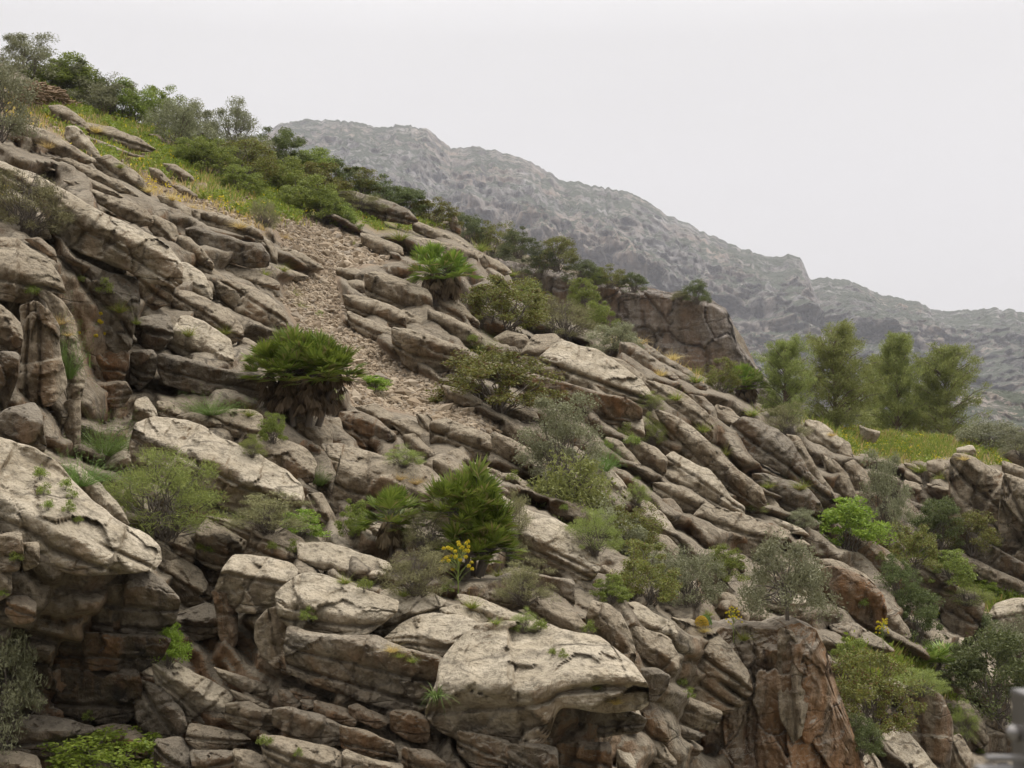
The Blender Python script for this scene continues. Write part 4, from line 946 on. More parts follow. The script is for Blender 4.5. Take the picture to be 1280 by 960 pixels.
def blade_proto(kind, mat, seed, n=420, L=(.5, 1.05), wd=.006, spread=.5, curl=.25, seg=4, extra=None, base_r=.12, up=1.0, part='blades', droop=0.0, fuzz=0):
    rs = np.random.default_rng(seed)
    an = rs.uniform(0, 2 * math.pi, n); tilt = rs.uniform(0, 1, n) ** .7 * spread
    d = np.stack([np.cos(an) * tilt, np.sin(an) * tilt, up * np.ones(n)], 1); d /= np.linalg.norm(d, axis=1, keepdims=True)
    p0 = np.stack([np.cos(an) * base_r * rs.random(n), np.sin(an) * base_r * rs.random(n), np.full(n, -.04)], 1)
    Ls = rs.uniform(*L, n)[:, None]; side = np.cross(d, rdir(n, rs)); side /= np.linalg.norm(side, axis=1, keepdims=True)
    bend = rs.normal(size=(n, 3)) * curl * .5; bend[:, 2] -= droop + rs.random(n) * curl
    V = []; 
    for k in range(seg + 1):
        t = k / seg; p = p0 + d * Ls * t + bend * (t * t) * Ls; w_ = wd * (1 - t * .85)
        V += [p - side * w_, p + side * w_]
    V = np.stack(V, 1); m = 2 * (seg + 1); i0 = np.arange(n)[:, None] * m
    f = [np.stack([i0[:, 0] + 2 * k, i0[:, 0] + 2 * k + 1, i0[:, 0] + 2 * k + 3, i0[:, 0] + 2 * k + 2], 1) for k in range(seg)]
    V2, F2 = V.reshape(-1, 3), np.concatenate(f)
    if fuzz:
        tip = V[:, [4, 6, 8]].reshape(-1, 3) if seg >= 4 else V[:, -1]
        V2, F2 = join((V2, F2), leaves(tip, fuzz, .05, .016, rs, .3, .5))
    parts = [(part, mesh_from(kind + '_' + part, V2, F2, M[mat], False))]
    if extra: parts += extra(rs)
    proto(kind, 0, parts)

def fan(c, d, r, rs, nleaf=15, spread=2.1):
    """a palmate leaf: folded leaflets round the petiole end"""
    d = d / np.linalg.norm(d); s = np.cross(d, [0, 0, 1.0]); s /= np.linalg.norm(s) + 1e-6; nrm = np.cross(s, d)
    V = []; Fc = []
    for k in range(nleaf):
        a = (k / (nleaf - 1) - .5) * spread * 1.15; q = math.cos(a) * d + math.sin(a) * s; q = q + nrm * rs.uniform(-.12, .12)
        L = r * (1 - .22 * abs(a) / spread) * rs.uniform(.85, 1.1); w = math.cos(a + math.pi / 2) * d + math.sin(a + math.pi / 2) * s
        b = len(V); wid = r * .058
        V += [c, c + q * L * .55 + w * wid, c + q * L + np.array([0, 0, -.10 * r * rs.random()]), c + q * L * .55 - w * wid]; Fc.append((b, b + 1, b + 2, b + 3))
    return np.array(V), np.array(Fc)
def palm_proto(seed, heads, skirt=True, nfan=34):
    rs = np.random.default_rng(seed); fv = []; dv_ = []; st = []
    for (hx, hy, hz, sz) in heads:
        h = np.array([hx, hy, hz]); st.append((np.array([[hx * .5, hy * .5, -.1], [hx * .8, hy * .8, hz * .5], h]), np.array([.035, .03, .03])))
        for k in range(nfan):
            an = rs.uniform(0, 2 * math.pi); el = rs.uniform(-.15, 1.45); d = np.array([math.cos(an) * math.cos(el), math.sin(an) * math.cos(el), math.sin(el)])
            L = sz * rs.uniform(.35, .62); e = h + d * L + np.array([0, 0, -.04 * (1.5 - el)])
            st.append((np.array([h, (h + e) / 2 + [0, 0, .02], e]), np.array([.006, .004, .003])))
            dd = d + np.array([0, 0, .15]) + rdir(1, rs)[0] * .4; fv.append(fan(e, dd, sz * rs.uniform(.38, .55), rs))
        if skirt:
            for k in range(int(nfan * 2.2)):
                an = rs.uniform(0, 2 * math.pi); r = rs.uniform(.03, .15) * (sz / .5); zz = hz - rs.uniform(-.02, .78) * hz
                e = np.array([hx * (.6 + .4 * zz / hz) + math.cos(an) * r, hy + math.sin(an) * r, zz])
                dv_.append(fan(e, np.array([math.cos(an) * .35, math.sin(an) * .28, -1.0]) + rdir(1, rs)[0] * .35, sz * rs.uniform(.22, .42), rs, 11, .8))
    parts = [('fronds', mesh_from('palm_fronds', *join(*fv), M['palm'], False)), ('trunk', mesh_from('palm_trunk', *tubes(st, 5), M['stem']))]
    if dv_: parts.append(('dead_skirt', mesh_from('palm_skirt', *join(*dv_), M['dead'], False)))
    return parts
proto('palm_big', 0, palm_proto(1, [(-.30, 0, .50, .44), (-.08, .08, .62, .46), (.14, .06, .60, .44), (.34, -.02, .50, .42), (-.12, -.14, .46, .4), (.16, -.16, .44, .42)]))
proto('palm_twin', 0, palm_proto(2, [(-.20, 0, .55, .5), (.12, .06, .60, .52), (.22, -.05, .34, .48), (.30, .02, .20, .4), (-.02, -.1, .40, .46), (-.05, -.25, .12, .44), (.2, -.25, .16, .42)], False, 38))
proto('palm_small', 0, palm_proto(3, [(-.12, 0, .42, .55), (.16, .05, .36, .55)], True, 30))
proto('palm_fern', 0, palm_proto(4, [(-.2, 0, .2, .6), (.2, 0, .2, .6)], False, 22))

for sd in (11, 12, 13): bush_proto('olive', 'olive', sd, 60, 9000, .0135, loose=.10, bare=.2, asp=.30)
bush_proto('olive_tree', 'olive', 14, 56, 8500, .0125, loose=.10, trunk=True, asp=.30)
for sd in (15, 16): bush_proto('thin_tree', 'lime', sd, 60, 4200, .0135, loose=.12, bare=.8, trunk=True, asp=.42)
for sd in (21, 22, 23): bush_proto('mastic', 'mastic', sd, 64, 9000, .0125, loose=.085, asp=.42)
for sd in (24, 25): bush_proto('dark', 'dark_leaf', sd, 60, 8500, .014, loose=.09)
for sd in (26, 27): bush_proto('green', 'green_leaf', sd, 60, 8500, .0135, loose=.085, asp=.45)
for sd in (28,): bush_proto('bright', 'bright_leaf', sd, 42, 4600, .019, loose=.10, asp=.5)
for sd in (29, 30): bush_proto('weed', 'green_leaf', sd, 20, 700, .035, loose=.16, asp=.40, up=.4)
for sd in (31,): bush_proto('near_olive', 'olive', sd, 80, 9500, .0125, loose=.09, bare=.3, asp=.34)
bush_proto('near_bright', 'bright_leaf', 32, 60, 5200, .015, loose=.09, bare=.2, asp=.5)
for sd in (41, 42): bush_proto('wiry', 'wiry', sd, 60, 7000, .021, loose=.10, asp=.10, up=.4, bare=1.2)
for sd in (43, 44): blade_proto('broom', 'broom', sd, 1100, wd=.0032, spread=1.2, curl=.25, part='twigs', fuzz=2200)
for sd in (51, 52): bush_proto('fuzzy', 'broom', sd, 60, 7500, .020, loose=.10, asp=.09, up=.5, bare=.8)
for sd in (45, 46): blade_proto('fennel_clump', 'fennel', sd, 300, wd=.004, spread=1.5, curl=.4, part='fronds', fuzz=3200)
for sd in (47, 48): blade_proto('tuft', 'grass', sd, 150, wd=.012, spread=1.1, curl=.5, droop=.2)
for sd in (49,): blade_proto('dry_tuft', 'drygrass', sd, 170, wd=.009, spread=1.2, curl=.5, droop=.2)
for sd in (50,): blade_proto('strap', 'fennel', sd, 90, wd=.03, spread=1.0, curl=.6, droop=.5)

def flower_proto(seed, nh=32):
    rs = np.random.default_rng(seed); heads = []; paths = [(np.array([[0, 0, -.2], [.01, 0, .3], [0, .01, .62], [.01, 0, .95]]), np.array([.016, .014, .010, .006]))]
    for k in range(nh):
        z = rs.uniform(.34, .9); an = k * 2.4; r = .44 * rs.uniform(.55, 1.1) * (1.15 - z * .55)
        e = np.array([math.cos(an) * r, math.sin(an) * r, z + rs.uniform(.04, .16)]); heads.append(e)
        paths.append(branch([0, 0, z - .12], e, .006, .004, rs, .03, 4))
    heads.append(np.array([.01, 0, 1.0])); heads = np.array(heads)
    V, Fc = leaves(heads, 4200, .045, .011, rs, .8)
    return [('flower_heads', mesh_from('flower_heads', V, Fc, M['yellow'], False)), ('stalk', mesh_from('stalk', *tubes(paths, 5), M['stalk']))]
proto('flower', 0, flower_proto(5)); proto('flower', 0, flower_proto(6, 15))

def pine_proto(seed, lean=0.0, low=.18, wide=.36):
    rs = np.random.default_rng(seed); top = np.array([lean, 0, .97])
    tp = np.array([[0, 0, -.08], [lean * .2, .01, .25], [lean * .5, -.01, .6], top]); paths = [(tp, np.array([.022, .018, .012, .004]))]
    cl = []; sp = []
    for k in range(84):
        z = rs.uniform(low, .96); prof = wide * min(1, (z - low + .16) / .22) * (1 - ((z - .42) / .62) ** 2 if z > .42 else 1) ** .7
        an = rs.uniform(0, 2 * math.pi); r = max(.03, prof) * rs.uniform(.35, 1.08)
        base = np.array([np.interp(z, tp[:, 2], tp[:, 0]), 0, z - .10]); e = base + np.array([math.cos(an) * r, math.sin(an) * r, .10 + r * .35])
        paths.append(branch(base, e, .006, .002, rs, .08, 4))
        for j in range(4): cl.append(base + (e - base) * (.45 + .18 * j) + rs.normal(size=3) * .022); sp.append(.040 + .012 * rs.random())
    V, Fc = leaves(np.array(cl), 30000, np.array(sp) * 1.45, .018, rs, .16, .5, .3)
    return [('crown', mesh_from('pine_crown', V, Fc, M['pine'], False)), ('trunk', mesh_from('pine_trunk', *tubes(paths, 5), M['redbark']))]
for sd, le, lo_, wi in ((61, .02, .04, .40), (62, -.03, .04, .46), (63, .04, .12, .36), (64, -.02, .05, .44)): proto('pine', 0, pine_proto(sd, le, lo_, wi))

def cushion_proto():
    rs = np.random.default_rng(9); d = rdir(900, rs); d[:, 2] = np.abs(d[:, 2])
    out = []
    for nm, cx, mt in (('orange_part', -.2, 'orange'), ('green_part', .22, 'fennel')):
        c = d * [.28, .28, .55] + [cx, 0, .1]; out.append((nm, mesh_from(nm, *leaves(c, 5000, .04, .02, rs, .4, .3), M[mt], False)))
    return out
proto('cushion', 0, cushion_proto())

USED = {}
def place(kind, name, u, v, w_, h_, label=None, cat='shrub', group=None, var=None, D=None, near=.012, rot=None, lean=0.0):
    """u,v: foot in the photo; w_,h_: size in photo pixels"""
    if D is None: D = surf_D(u, v - 3, w_) * .996
    vs_ = PROTO[kind]; key = kind; n = USED.get(key, 0); USED[key] = n + 1
    parts = vs_[n % len(vs_) if var is None else var]
    mpp = D / F; o = link(name, None, loc=unproj(u, v, D)); o.empty_display_size = .1
    o.rotation_euler = (0, lean, rot if rot is not None else rng.uniform(-3, 3)); o.scale = (w_ * mpp, w_ * mpp, h_ * mpp)
    for nm, me in parts: link(nm, me, parent=o)
    tag(o, label, cat, group); o['px'] = (float(u), float(v - h_ / 2), float(max(w_, h_)))
    return o
# ------------------------------------------------------------------ plants where they grow: kind, name, foot u, foot v, width, height, category, label
LM = []          # landmarks used in labels: (short name, u, v)
def pl(kind, name, u, v, w_, h_, cat, label, lm=None, **k):
    if 'palm' not in kind and kind not in ('flower', 'strap', 'cushion'): w_ *= 1.12; h_ *= 1.10
    o = place(kind, name, u, v, w_, h_, label, cat, **k)
    if lm: LM.append((lm, u, v - h_ / 2))
    return o
pl('palm_big', 'fan_palm', 376, 522, 128, 112, 'palm', 'widest dwarf fan palm with a brown dead skirt, at the left edge of the scree', 'the fan palm by the scree', rot=.0, near=.05)
pl('palm_small', 'fan_palm', 549, 372, 78, 78, 'palm', 'small fan palm above the grey blocks right of the scree', 'the fan palm above the scree', rot=.2, near=.04)
pl('palm_twin', 'fan_palm', 585, 708, 112, 122, 'palm', 'tall dark fan palm behind the yellow-flowered giant fennel', 'the twin fan palms', rot=.2, near=.05)
pl('palm_small', 'fan_palm', 492, 690, 92, 96, 'palm', 'smaller fan palm just left of the tall dark one', None, rot=1.2, near=.05)
pl('palm_small', 'fan_palm', 932, 503, 50, 56, 'palm', 'round dark fan palm on the ridge left of the pines', 'the ridge palm', rot=.5, near=.02)
pl('palm_fern', 'fan_palm', 1160, 842, 90, 52, 'palm', 'bright low fan palm in the green gully at lower right', 'the gully palm', rot=.3, near=.04)
pl('strap', 'strap_leaved_plant', 545, 872, 30, 34, 'plant', 'dark strap-leaved tuft drooping in the gap left of the largest boulder', near=.09)
pl('flower', 'giant_fennel', 573, 744, 60, 66, 'flower', 'giant fennel with yellow heads in front of the tall dark fan palm', 'the big yellow fennel', near=.10)
pl('flower', 'giant_fennel', 112, 452, 62, 66, 'flower', 'giant fennel with yellow heads over the dark hollow on the left', 'the left yellow fennel', near=.09)
pl('flower', 'giant_fennel', 917, 796, 26, 36, 'flower', 'small yellow-headed fennel on the ledge below the olive tree', near=.05)
pl('flower', 'giant_fennel', 1078, 856, 22, 40, 'flower', 'yellow fennel standing in the dark green shrub at lower right', near=.05)
pl('flower', 'giant_fennel', 1104, 808, 24, 34, 'flower', 'yellow fennel below the rust-orange face', near=.04)
pl('flower', 'giant_fennel', 6, 266, 26, 34, 'flower', 'yellow fennel at the left edge beside the grey broom', near=.06)
# skyline of the hill, left to right
pl('olive', 'olive_bush', -8, 172, 92, 122, 'bush', 'tall grey-green olive bush cut by the left edge of the photo', 'the left-edge olive', near=.12)
G1 = 'dark shrubs along the hill skyline'
for kd, u, v, w_, h_, lb in [('olive', 30, 112, 60, 72, 'dark shrub touching the left-edge olive bush on the skyline'), ('green', 66, 124, 66, 62, 'second dark skyline shrub from the left-edge olive bush'),
    ('green', 96, 134, 58, 54, 'olive-brown shrub in the dip of the upper left skyline'), ('olive', 128, 150, 66, 58, 'low dark skyline shrub above the green grass strip'),
    ('green', 160, 160, 56, 62, 'round dark skyline shrub left of the paired grey-green bushes'), ('green', 202, 152, 44, 46, 'dark shrub peeping over the left grey-green bush'),
    ('olive', 220, 184, 70, 72, 'left of two round grey-green bushes on the skyline'), ('olive', 291, 194, 66, 66, 'right of two round grey-green bushes on the skyline'),
    ('olive', 250, 172, 44, 46, 'dark shrub between the two round grey-green skyline bushes'), ('dark', 346, 206, 56, 50, 'dark dome shrub right of the grey-green skyline pair'),
    ('green', 378, 220, 60, 44, 'dark skyline shrub where the mountain meets the hill'), ('dark', 408, 232, 56, 40, 'sprawling dark shrub, fifth to the right of the grey-green pair'),
    ('mastic', 440, 242, 52, 34, 'low olive-brown skyline shrub before the rounded brown outcrop'), ('dark', 472, 254, 56, 36, 'dark skyline shrub behind the rounded brown outcrop'),
    ('dark', 505, 264, 46, 32, 'small dark shrub behind the right end of the brown outcrop'), ('mastic', 537, 280, 56, 38, 'brownish shrub at the very end of the near skyline'),
    ('dark', 106, 120, 50, 44, 'distant dark shrub cresting the upper left hill'), ('olive', 80, 106, 48, 40, 'highest dark shrub on the upper left hill')]:
    if u not in (220, 291):
        rv_ = float(ridge_v(u)) + 7; pl(kd, 'skyline_shrub', u, rv_, w_ * 1.3, max(26, h_ + rv_ - v - 4), 'shrub', lb, group=G1, D=float(dfield(u, rv_)) * 1.035)
    else: pl(kd, 'skyline_shrub', u, v + 4, w_, h_, 'shrub', lb, group=G1)
LM += [('the grey-green skyline bushes', 255, 165), ('the skyline outcrop', 470, 255)]
G2 = 'dense green shrubs on the grassy slope'
for kd, u, v, w_, h_, lb in [('green', 262, 218, 66, 46, 'leftmost dense green shrub on the grassy slope'), ('mastic', 305, 226, 78, 54, 'yellow-green dense shrub in the middle of the grassy slope'),
    ('green', 345, 238, 70, 50, 'dense green shrub right of the yellow-green one on the slope'), ('green', 300, 240, 56, 34, 'low green shrub at the foot of the dense slope shrubs'),
    ('green', 372, 264, 72, 50, 'large dense green shrub above the top of the scree'), ('green', 408, 276, 56, 44, 'rightmost dense green shrub above the scree'),
    ('mastic', 395, 244, 74, 40, 'brownish-green shrub behind the large one above the scree'), ('green', 240, 208, 60, 36, 'bright low shrub nearest the left end of the grassy slope shrubs'), ('olive', 320, 212, 56, 34, 'grey-green low shrub behind the dense green ones'), ('green', 430, 284, 44, 30, 'small green shrub just left of the rounded brown outcrop'), ('wiry', 450, 262, 60, 26, 'thin wiry shrub left of the brown skyline outcrop')]:
    pl(kd, 'slope_shrub', u, v + 3, w_, h_, 'shrub', lb, group=G2, near=.03)
LM += [('the dense slope shrubs', 340, 230)]
# spur beyond the ridge
G3 = 'dark shrubs on the spur above the cliff'
for kd, u, v, w_, h_, lb in [('dark', 585, 306, 50, 40, 'first dark shrub on the far spur, beside the near skyline'), ('mastic', 618, 318, 56, 46, 'broad dark shrub on the far spur'), ('dark', 648, 318, 44, 34, 'dark shrub right of the broad one on the far spur'),
    ('olive', 634, 334, 44, 32, 'greyish shrub low on the far spur'), ('mastic', 696, 334, 50, 40, 'round dark tree-like shrub at the middle of the far spur'), ('dark', 676, 342, 40, 32, 'small dark shrub left of the round one on the spur'),
    ('dark', 726, 348, 44, 26, 'flat dark shrub on the spur just above the cliff'), ('green', 742, 356, 34, 26, 'greener shrub at the cliff edge on the spur'), ('mastic', 762, 356, 42, 24, 'dark shrub on the cliff edge, right half of the spur'),
    ('dark', 792, 362, 34, 22, 'last dark shrub of the spur row above the cliff'), ('dark', 871, 376, 34, 28, 'lone dark bush standing on the top of the cliff'), ('wiry', 850, 372, 26, 10, 'dry tuft left of the lone cliff-top bush')]:
    pl(kd, 'spur_shrub', u, v + 2, w_, h_, 'shrub', lb, group=G3, D=119 + (v - 300) * .02 + (8 if u < 640 else 0))
LM += [('the far spur', 680, 320)]
# middle band
for a in [('mastic', 'mastic_bush', 632, 408, 104, 66, 'yellow-green mastic bush right of the fan palm above the scree', 'the mid-slope mastic'), ('wiry', 'dry_shrub', 702, 424, 84, 56, 'brown-grey twiggy shrub right of the yellow-green mastic bush', None),
    ('green', 'leafy_bush', 728, 392, 46, 42, 'leafy green bush with a rounded top against the cliff', 'the rounded leafy bush'), ('green', 'leafy_bush', 752, 416, 42, 40, 'leafy green bush directly right of and below the rounded one', None),
    ('olive', 'olive_bush', 768, 442, 66, 42, 'grey-green bush left of the long tan slabs', None), ('mastic', 'mastic_bush', 622, 514, 138, 76, 'dark reddish-green mastic bush spreading beside the lower scree', 'the reddish mastic'),
    ('broom', 'slope_tuft', 601, 446, 26, 30, 'pale green tuft between grey blocks, right of the scree', None), ('olive', 'olive_bush', 703, 602, 94, 102, 'grey-green olive bush above the thin trunked tree', 'the middle olive bush'),
    ('thin_tree', 'small_tree', 712, 668, 112, 120, 'sparse yellow-green tree with a bare dark trunk', 'the bare-trunked tree'), ('olive', 'small_tree', 770, 735, 112, 108, 'open twiggy tree right of the smooth whale-backed boulder', 'the twiggy tree'),
    ('mastic', 'mastic_bush', 808, 752, 84, 70, 'yellowish bush at the foot of the open twiggy tree', None), ('olive', 'olive_bush', 862, 756, 74, 76, 'rounded grey-green bush above the orange and green cushion', 'the cushion-side olive bush'),
    ('green', 'leafy_bush', 905, 728, 52, 44, 'bright green bush between grey-green olives, right of centre', None), ('green', 'leafy_bush', 762, 752, 46, 34, 'low green bush under the whale-backed boulder tip', None),
    ('olive_tree', 'olive_tree', 985, 782, 112, 136, 'grey-green olive tree rooted on the cliff edge', 'the cliff-edge olive tree'), ('bright', 'bright_shrub', 1062, 690, 86, 66, 'vivid lime-green shrub below the lobed rocks', 'the lime-green shrub'),
    ('olive', 'gully_bush', 1106, 672, 56, 100, 'tall grey-green bush in the gully behind the vivid lime-green shrub', 'the tall gully bush'), ('dark', 'gully_bush', 1172, 690, 60, 66, 'dark bush under the squared layered block', None),
    ('mastic', 'gully_bush', 1140, 712, 66, 60, 'mid green bush between the tall grey-green one and the layered rocks', None), ('dark', 'gully_bush', 1120, 752, 50, 56, 'dark bush left of the two rounded gully boulders', None),
    ('green', 'gully_bush', 1190, 730, 60, 40, 'green bush above the two rounded gully boulders', None), ('dark', 'gully_bush', 1145, 806, 62, 70, 'dark bush beneath the two rounded gully boulders', None),
    ('mastic', 'gully_bush', 1092, 915, 104, 100, 'dark green shrub beside the tan dome face', 'the dome-side shrub'), ('dark', 'gully_bush', 1075, 945, 50, 50, 'small dark bush under the shrub beside the tan dome', None),
    ('dark', 'gully_bush', 1246, 900, 112, 110, 'big dark shrub filling the lower right ravine', 'the ravine shrub'), ('olive', 'gully_bush', 1266, 832, 70, 62, 'grey-green shrub above the big dark ravine shrub', None),
    ('dark', 'gully_bush', 1205, 850, 50, 44, 'dark bush right of the bright low fan palm', None), ('fuzzy', 'gully_bush', 1150, 868, 60, 36, 'grassy clump on top of the tan dome face', None),
    ('fuzzy', 'wiry_bush', 1205, 925, 34, 50, 'light green wiry bush at the right flank of the tan dome', None), ('green', 'leafy_bush', 1060, 842, 50, 44, 'dark leafy bush right of the fluted pillars', None),
    ('mastic', 'leafy_bush', 902, 492, 48, 42, 'yellowish leafy bush immediately left of the ridge palm', None), ('wiry', 'dry_shrub', 985, 545, 50, 40, 'dry reddish twiggy shrub right of the ridge palm', None),
    ('thin_tree', 'broad_leaved_shrub', 1065, 536, 62, 44, 'pale broad-leaved sapling in front of the pines', None), ('olive', 'olive_bush', 1232, 566, 76, 46, 'low grey-green bush right of the pines', None), ('olive', 'olive_bush', 1278, 572, 50, 34, 'grey-green bush at the right edge beside the meadow', None),
    ('fuzzy', 'wiry_bush', 203, 672, 146, 122, 'large bright wiry bush left of centre, above the knobbly boulder', 'the big wiry bush'), ('fennel_clump', 'fennel_clump', 130, 568, 76, 56, 'upper green fennel clump under the dark hollow', 'the hollow fennel'),
    ('fennel_clump', 'fennel_clump', 100, 606, 70, 48, 'lower green fennel clump behind the huge pale slab', None), ('wiry', 'dry_shrub', 30, 292, 104, 84, 'grey-brown broom overhanging the left boulders', 'the grey broom'),
    ('wiry', 'dry_shrub', 335, 664, 96, 46, 'brown dry bush beneath the broad cracked boulder', 'the dry brown bush'), ('bright', 'leafy_bush', 376, 672, 60, 34, 'bright green low bush right of the dry brown one', None),
    ('fennel_clump', 'fennel_clump', 264, 518, 56, 30, 'flat fennel patch at the foot of the long dark brown block', None), ('green', 'leafy_bush', 340, 552, 34, 34, 'small mossy bush on rock left of the grey angular boulder', None),
    ('bright', 'leafy_bush', 212, 832, 46, 50, 'leafy bush in the black gap under the knobbly boulder', None), ('fennel_clump', 'fennel_clump', 86, 470, 30, 84, 'green fennel fronds hanging down the narrow pale pillar', None),
    ('near_olive', 'olive_bush', -6, 930, 108, 190, 'large near olive bush at the lower left edge', 'the lower left olive'), ('near_bright', 'leafy_bush', 122, 985, 160, 76, 'bright leafy bush at the bottom edge, lower left', 'the bottom leafy bush'),
    ('wiry', 'dry_shrub', 522, 742, 82, 60, 'dark wiry bush left of the giant fennel', None), ('wiry', 'dry_shrub', 655, 752, 70, 50, 'grey-green wiry bush under the whale-backed boulder', None),
    ('wiry', 'twiggy_bush', 636, 694, 58, 84, 'grey twiggy bush leaning on the whale-backed boulder', None), ('wiry', 'dry_shrub', 535, 690, 66, 60, 'beige feathery shrub between the twin fan palms', None),
    ('fennel_clump', 'fennel_clump', 755, 588, 34, 42, 'bluish-green tuft right of the grey-green olive bush', None), ('fuzzy', 'wiry_bush', 815, 556, 30, 40, 'light green tuft right of the pale stone on the slope', None),
    ('fuzzy', 'wiry_bush', 812, 512, 34, 26, 'green tuft at the tip of the long smooth pale boulder', None), ('fuzzy', 'wiry_bush', 797, 630, 28, 32, 'small bright tuft left of the split pale-crested boulder', None),
    ('bright', 'creeping_plant', 466, 490, 46, 20, 'creeping green vine lying on the scree', None), ('wiry', 'dry_shrub', 330, 286, 36, 40, 'pale feathery tuft at the top left of the scree', None),
    ('green', 'leafy_bush', 440, 670, 40, 46, 'leafy green plant left of the twin fan palms', None), ('cushion', 'cushion_plant', 879, 784, 30, 22, 'orange and green cushion plant on the layered boulder', 'the orange cushion'),
    ('fuzzy', 'wiry_bush', 940, 640, 34, 20, 'olive tuft between the long slabs, right of centre', None), ('fuzzy', 'wiry_bush', 505, 582, 46, 26, 'green tuft below the foot of the scree', None),
    ('fennel_clump', 'fennel_clump', 400, 606, 26, 32, 'green fennel tuft right of the broad cracked boulder', None), ('fuzzy', 'wiry_bush', 315, 570, 28, 30, 'yellow-green tuft on top of the broad cracked boulder', None),
    ('fuzzy', 'wiry_bush', 655, 790, 30, 30, 'green tuft on the ledge behind the largest boulder', None), ('mastic', 'mastic_bush', 700, 700, 30, 30, None, None),
    ('fuzzy', 'wiry_bush', 742, 690, 60, 60, 'yellow-green tangled bush between the bare-trunked tree and the open twiggy tree', None), ('olive', 'olive_bush', 826, 748, 70, 64, 'grey olive bush between the twiggy tree and the rounded grey-green bush', None), ('mastic', 'mastic_bush', 790, 690, 66, 62, 'loose brownish bush above the open twiggy tree', None),
    ('mastic', 'mastic_bush', 1215, 690, 60, 50, 'dark bush at the foot of the squared layered block', None), ('green', 'leafy_bush', 660, 392, 50, 40, 'yellowish leafy bush left of the rounded leafy bush against the cliff', None),
    ('olive', 'olive_bush', 1000, 660, 40, 26, 'small grey-green bush left of the vivid lime-green shrub', None), ('fuzzy', 'wiry_bush', 1210, 755, 60, 26, 'grassy green clump right of the two rounded gully boulders', None),
    ('dark', 'gully_bush', 1222, 800, 44, 40, 'dark bush left of the pale boulder at the right edge', None), ('bright', 'leafy_bush', 1232, 748, 36, 22, 'bright green weeds in the upper right gully', None)]:
    kw = dict(D=24.5) if a[2] == 712 else (dict(D=23.0) if a[2] == 770 else {})
    if a[6]: pl(a[0], a[1], a[2], a[3], a[4], a[5], 'bush' if 'bush' in a[1] else ('tree' if 'tree' in a[1] else 'plant'), a[6], a[7], **kw)
G4 = 'pine trees behind the yellow meadow'
for u, v, w_, h_, lb in [(982, 532, 74, 104, 'leftmost pine, the lowest one, next to the ridge palm'), (1046, 540, 104, 126, 'broad bushy pine, second from the left'), (1122, 552, 76, 128, 'slender open pine, second from the right'),
    (1184, 556, 88, 120, 'rightmost pine with a full rounded crown'), (1095, 546, 60, 84, 'small pine behind the gap between the two middle pines'), (1150, 552, 56, 70, 'small low pine behind the rightmost one')]:
    pl('pine', 'pine_tree', u, v + 4, w_ * 1.22, h_ * .98, 'tree', lb, group=G4, D=float(dfield(u, 545)) * 1.06 if w_ > 60 else float(dfield(u, 545)) * 1.15)
LM += [('the pines', 1090, 480)]
# small weeds and tufts rooted in the cracks
tuf = """20,240,t 150,390,t 420,232,t 500,300,t 250,250,t 275,262,t 355,300,d 365,372,t 372,386,t 398,398,w 352,340,t 330,345,t 235,420,t 280,418,t 312,520,t 250,690,w 262,690,w 50,600,w 55,618,w 82,612,w 90,622,w 60,638,w 85,640,w 98,655,w
370,690,w 430,730,t 455,740,w 385,775,w 490,815,d 500,822,t 515,828,t 620,780,t 690,820,w 705,822,w 745,862,t 770,880,d 675,790,w 735,790,w 500,600,d 520,605,d 555,600,w 640,600,w 705,640,w 780,545,w 790,560,w 760,560,w
870,470,t 845,500,t 880,540,t 905,570,t 940,520,t 960,610,t 1000,612,t 885,770,t 930,800,t 850,860,w 860,872,w 880,790,d 1040,545,d 1120,580,t 1150,590,t 1175,600,t 1205,575,d 1080,760,w 1130,830,d 1120,820,d 1190,890,w
1225,945,w 1100,700,w 600,315,t 640,345,t 475,290,t 440,310,t 590,430,w 575,480,t 420,500,w 150,560,w 5,745,w 20,705,w 110,900,w 330,935,w 372,945,w 760,430,d 800,430,d 840,450,d 870,478,t 825,470,d 120,165,d 60,185,d 30,150,d 150,210,t
185,240,d 215,250,d 240,262,d 300,285,d 100,355,w 130,366,w 40,372,w 75,405,d 85,420,d 170,405,t 560,740,w 505,745,t 590,760,t 625,722,t 340,690,w 300,650,t 1140,545,t 1070,560,d 1250,560,t"""
def near_lm(u, v, n=2):
    s = sorted(LM, key=lambda m: math.hypot(m[1] - u, (m[2] - v) * 1.2)); return s[:n]
TK = {'t': ('tuft', 'grass_tuft', 'yellow-green grass tuft', 20, 16), 'd': ('dry_tuft', 'dry_grass_tuft', 'straw-coloured grass tuft', 18, 14), 'w': ('weed', 'leafy_weed', 'little leafy weed', 15, 15)}
SMALL = []
for q in tuf.split():
    u, v, k = q.split(','); u, v = float(u), float(v); kd, nm, ds, w_, h_ = TK[k]
    f_ = rng.uniform(.8, 1.5); o = place(kd, nm, u, v, w_ * f_, h_ * f_, None, 'plant', 'small weeds and grass tufts in the rock cracks', near=.055)
    SMALL.append((o, ds, u, v))
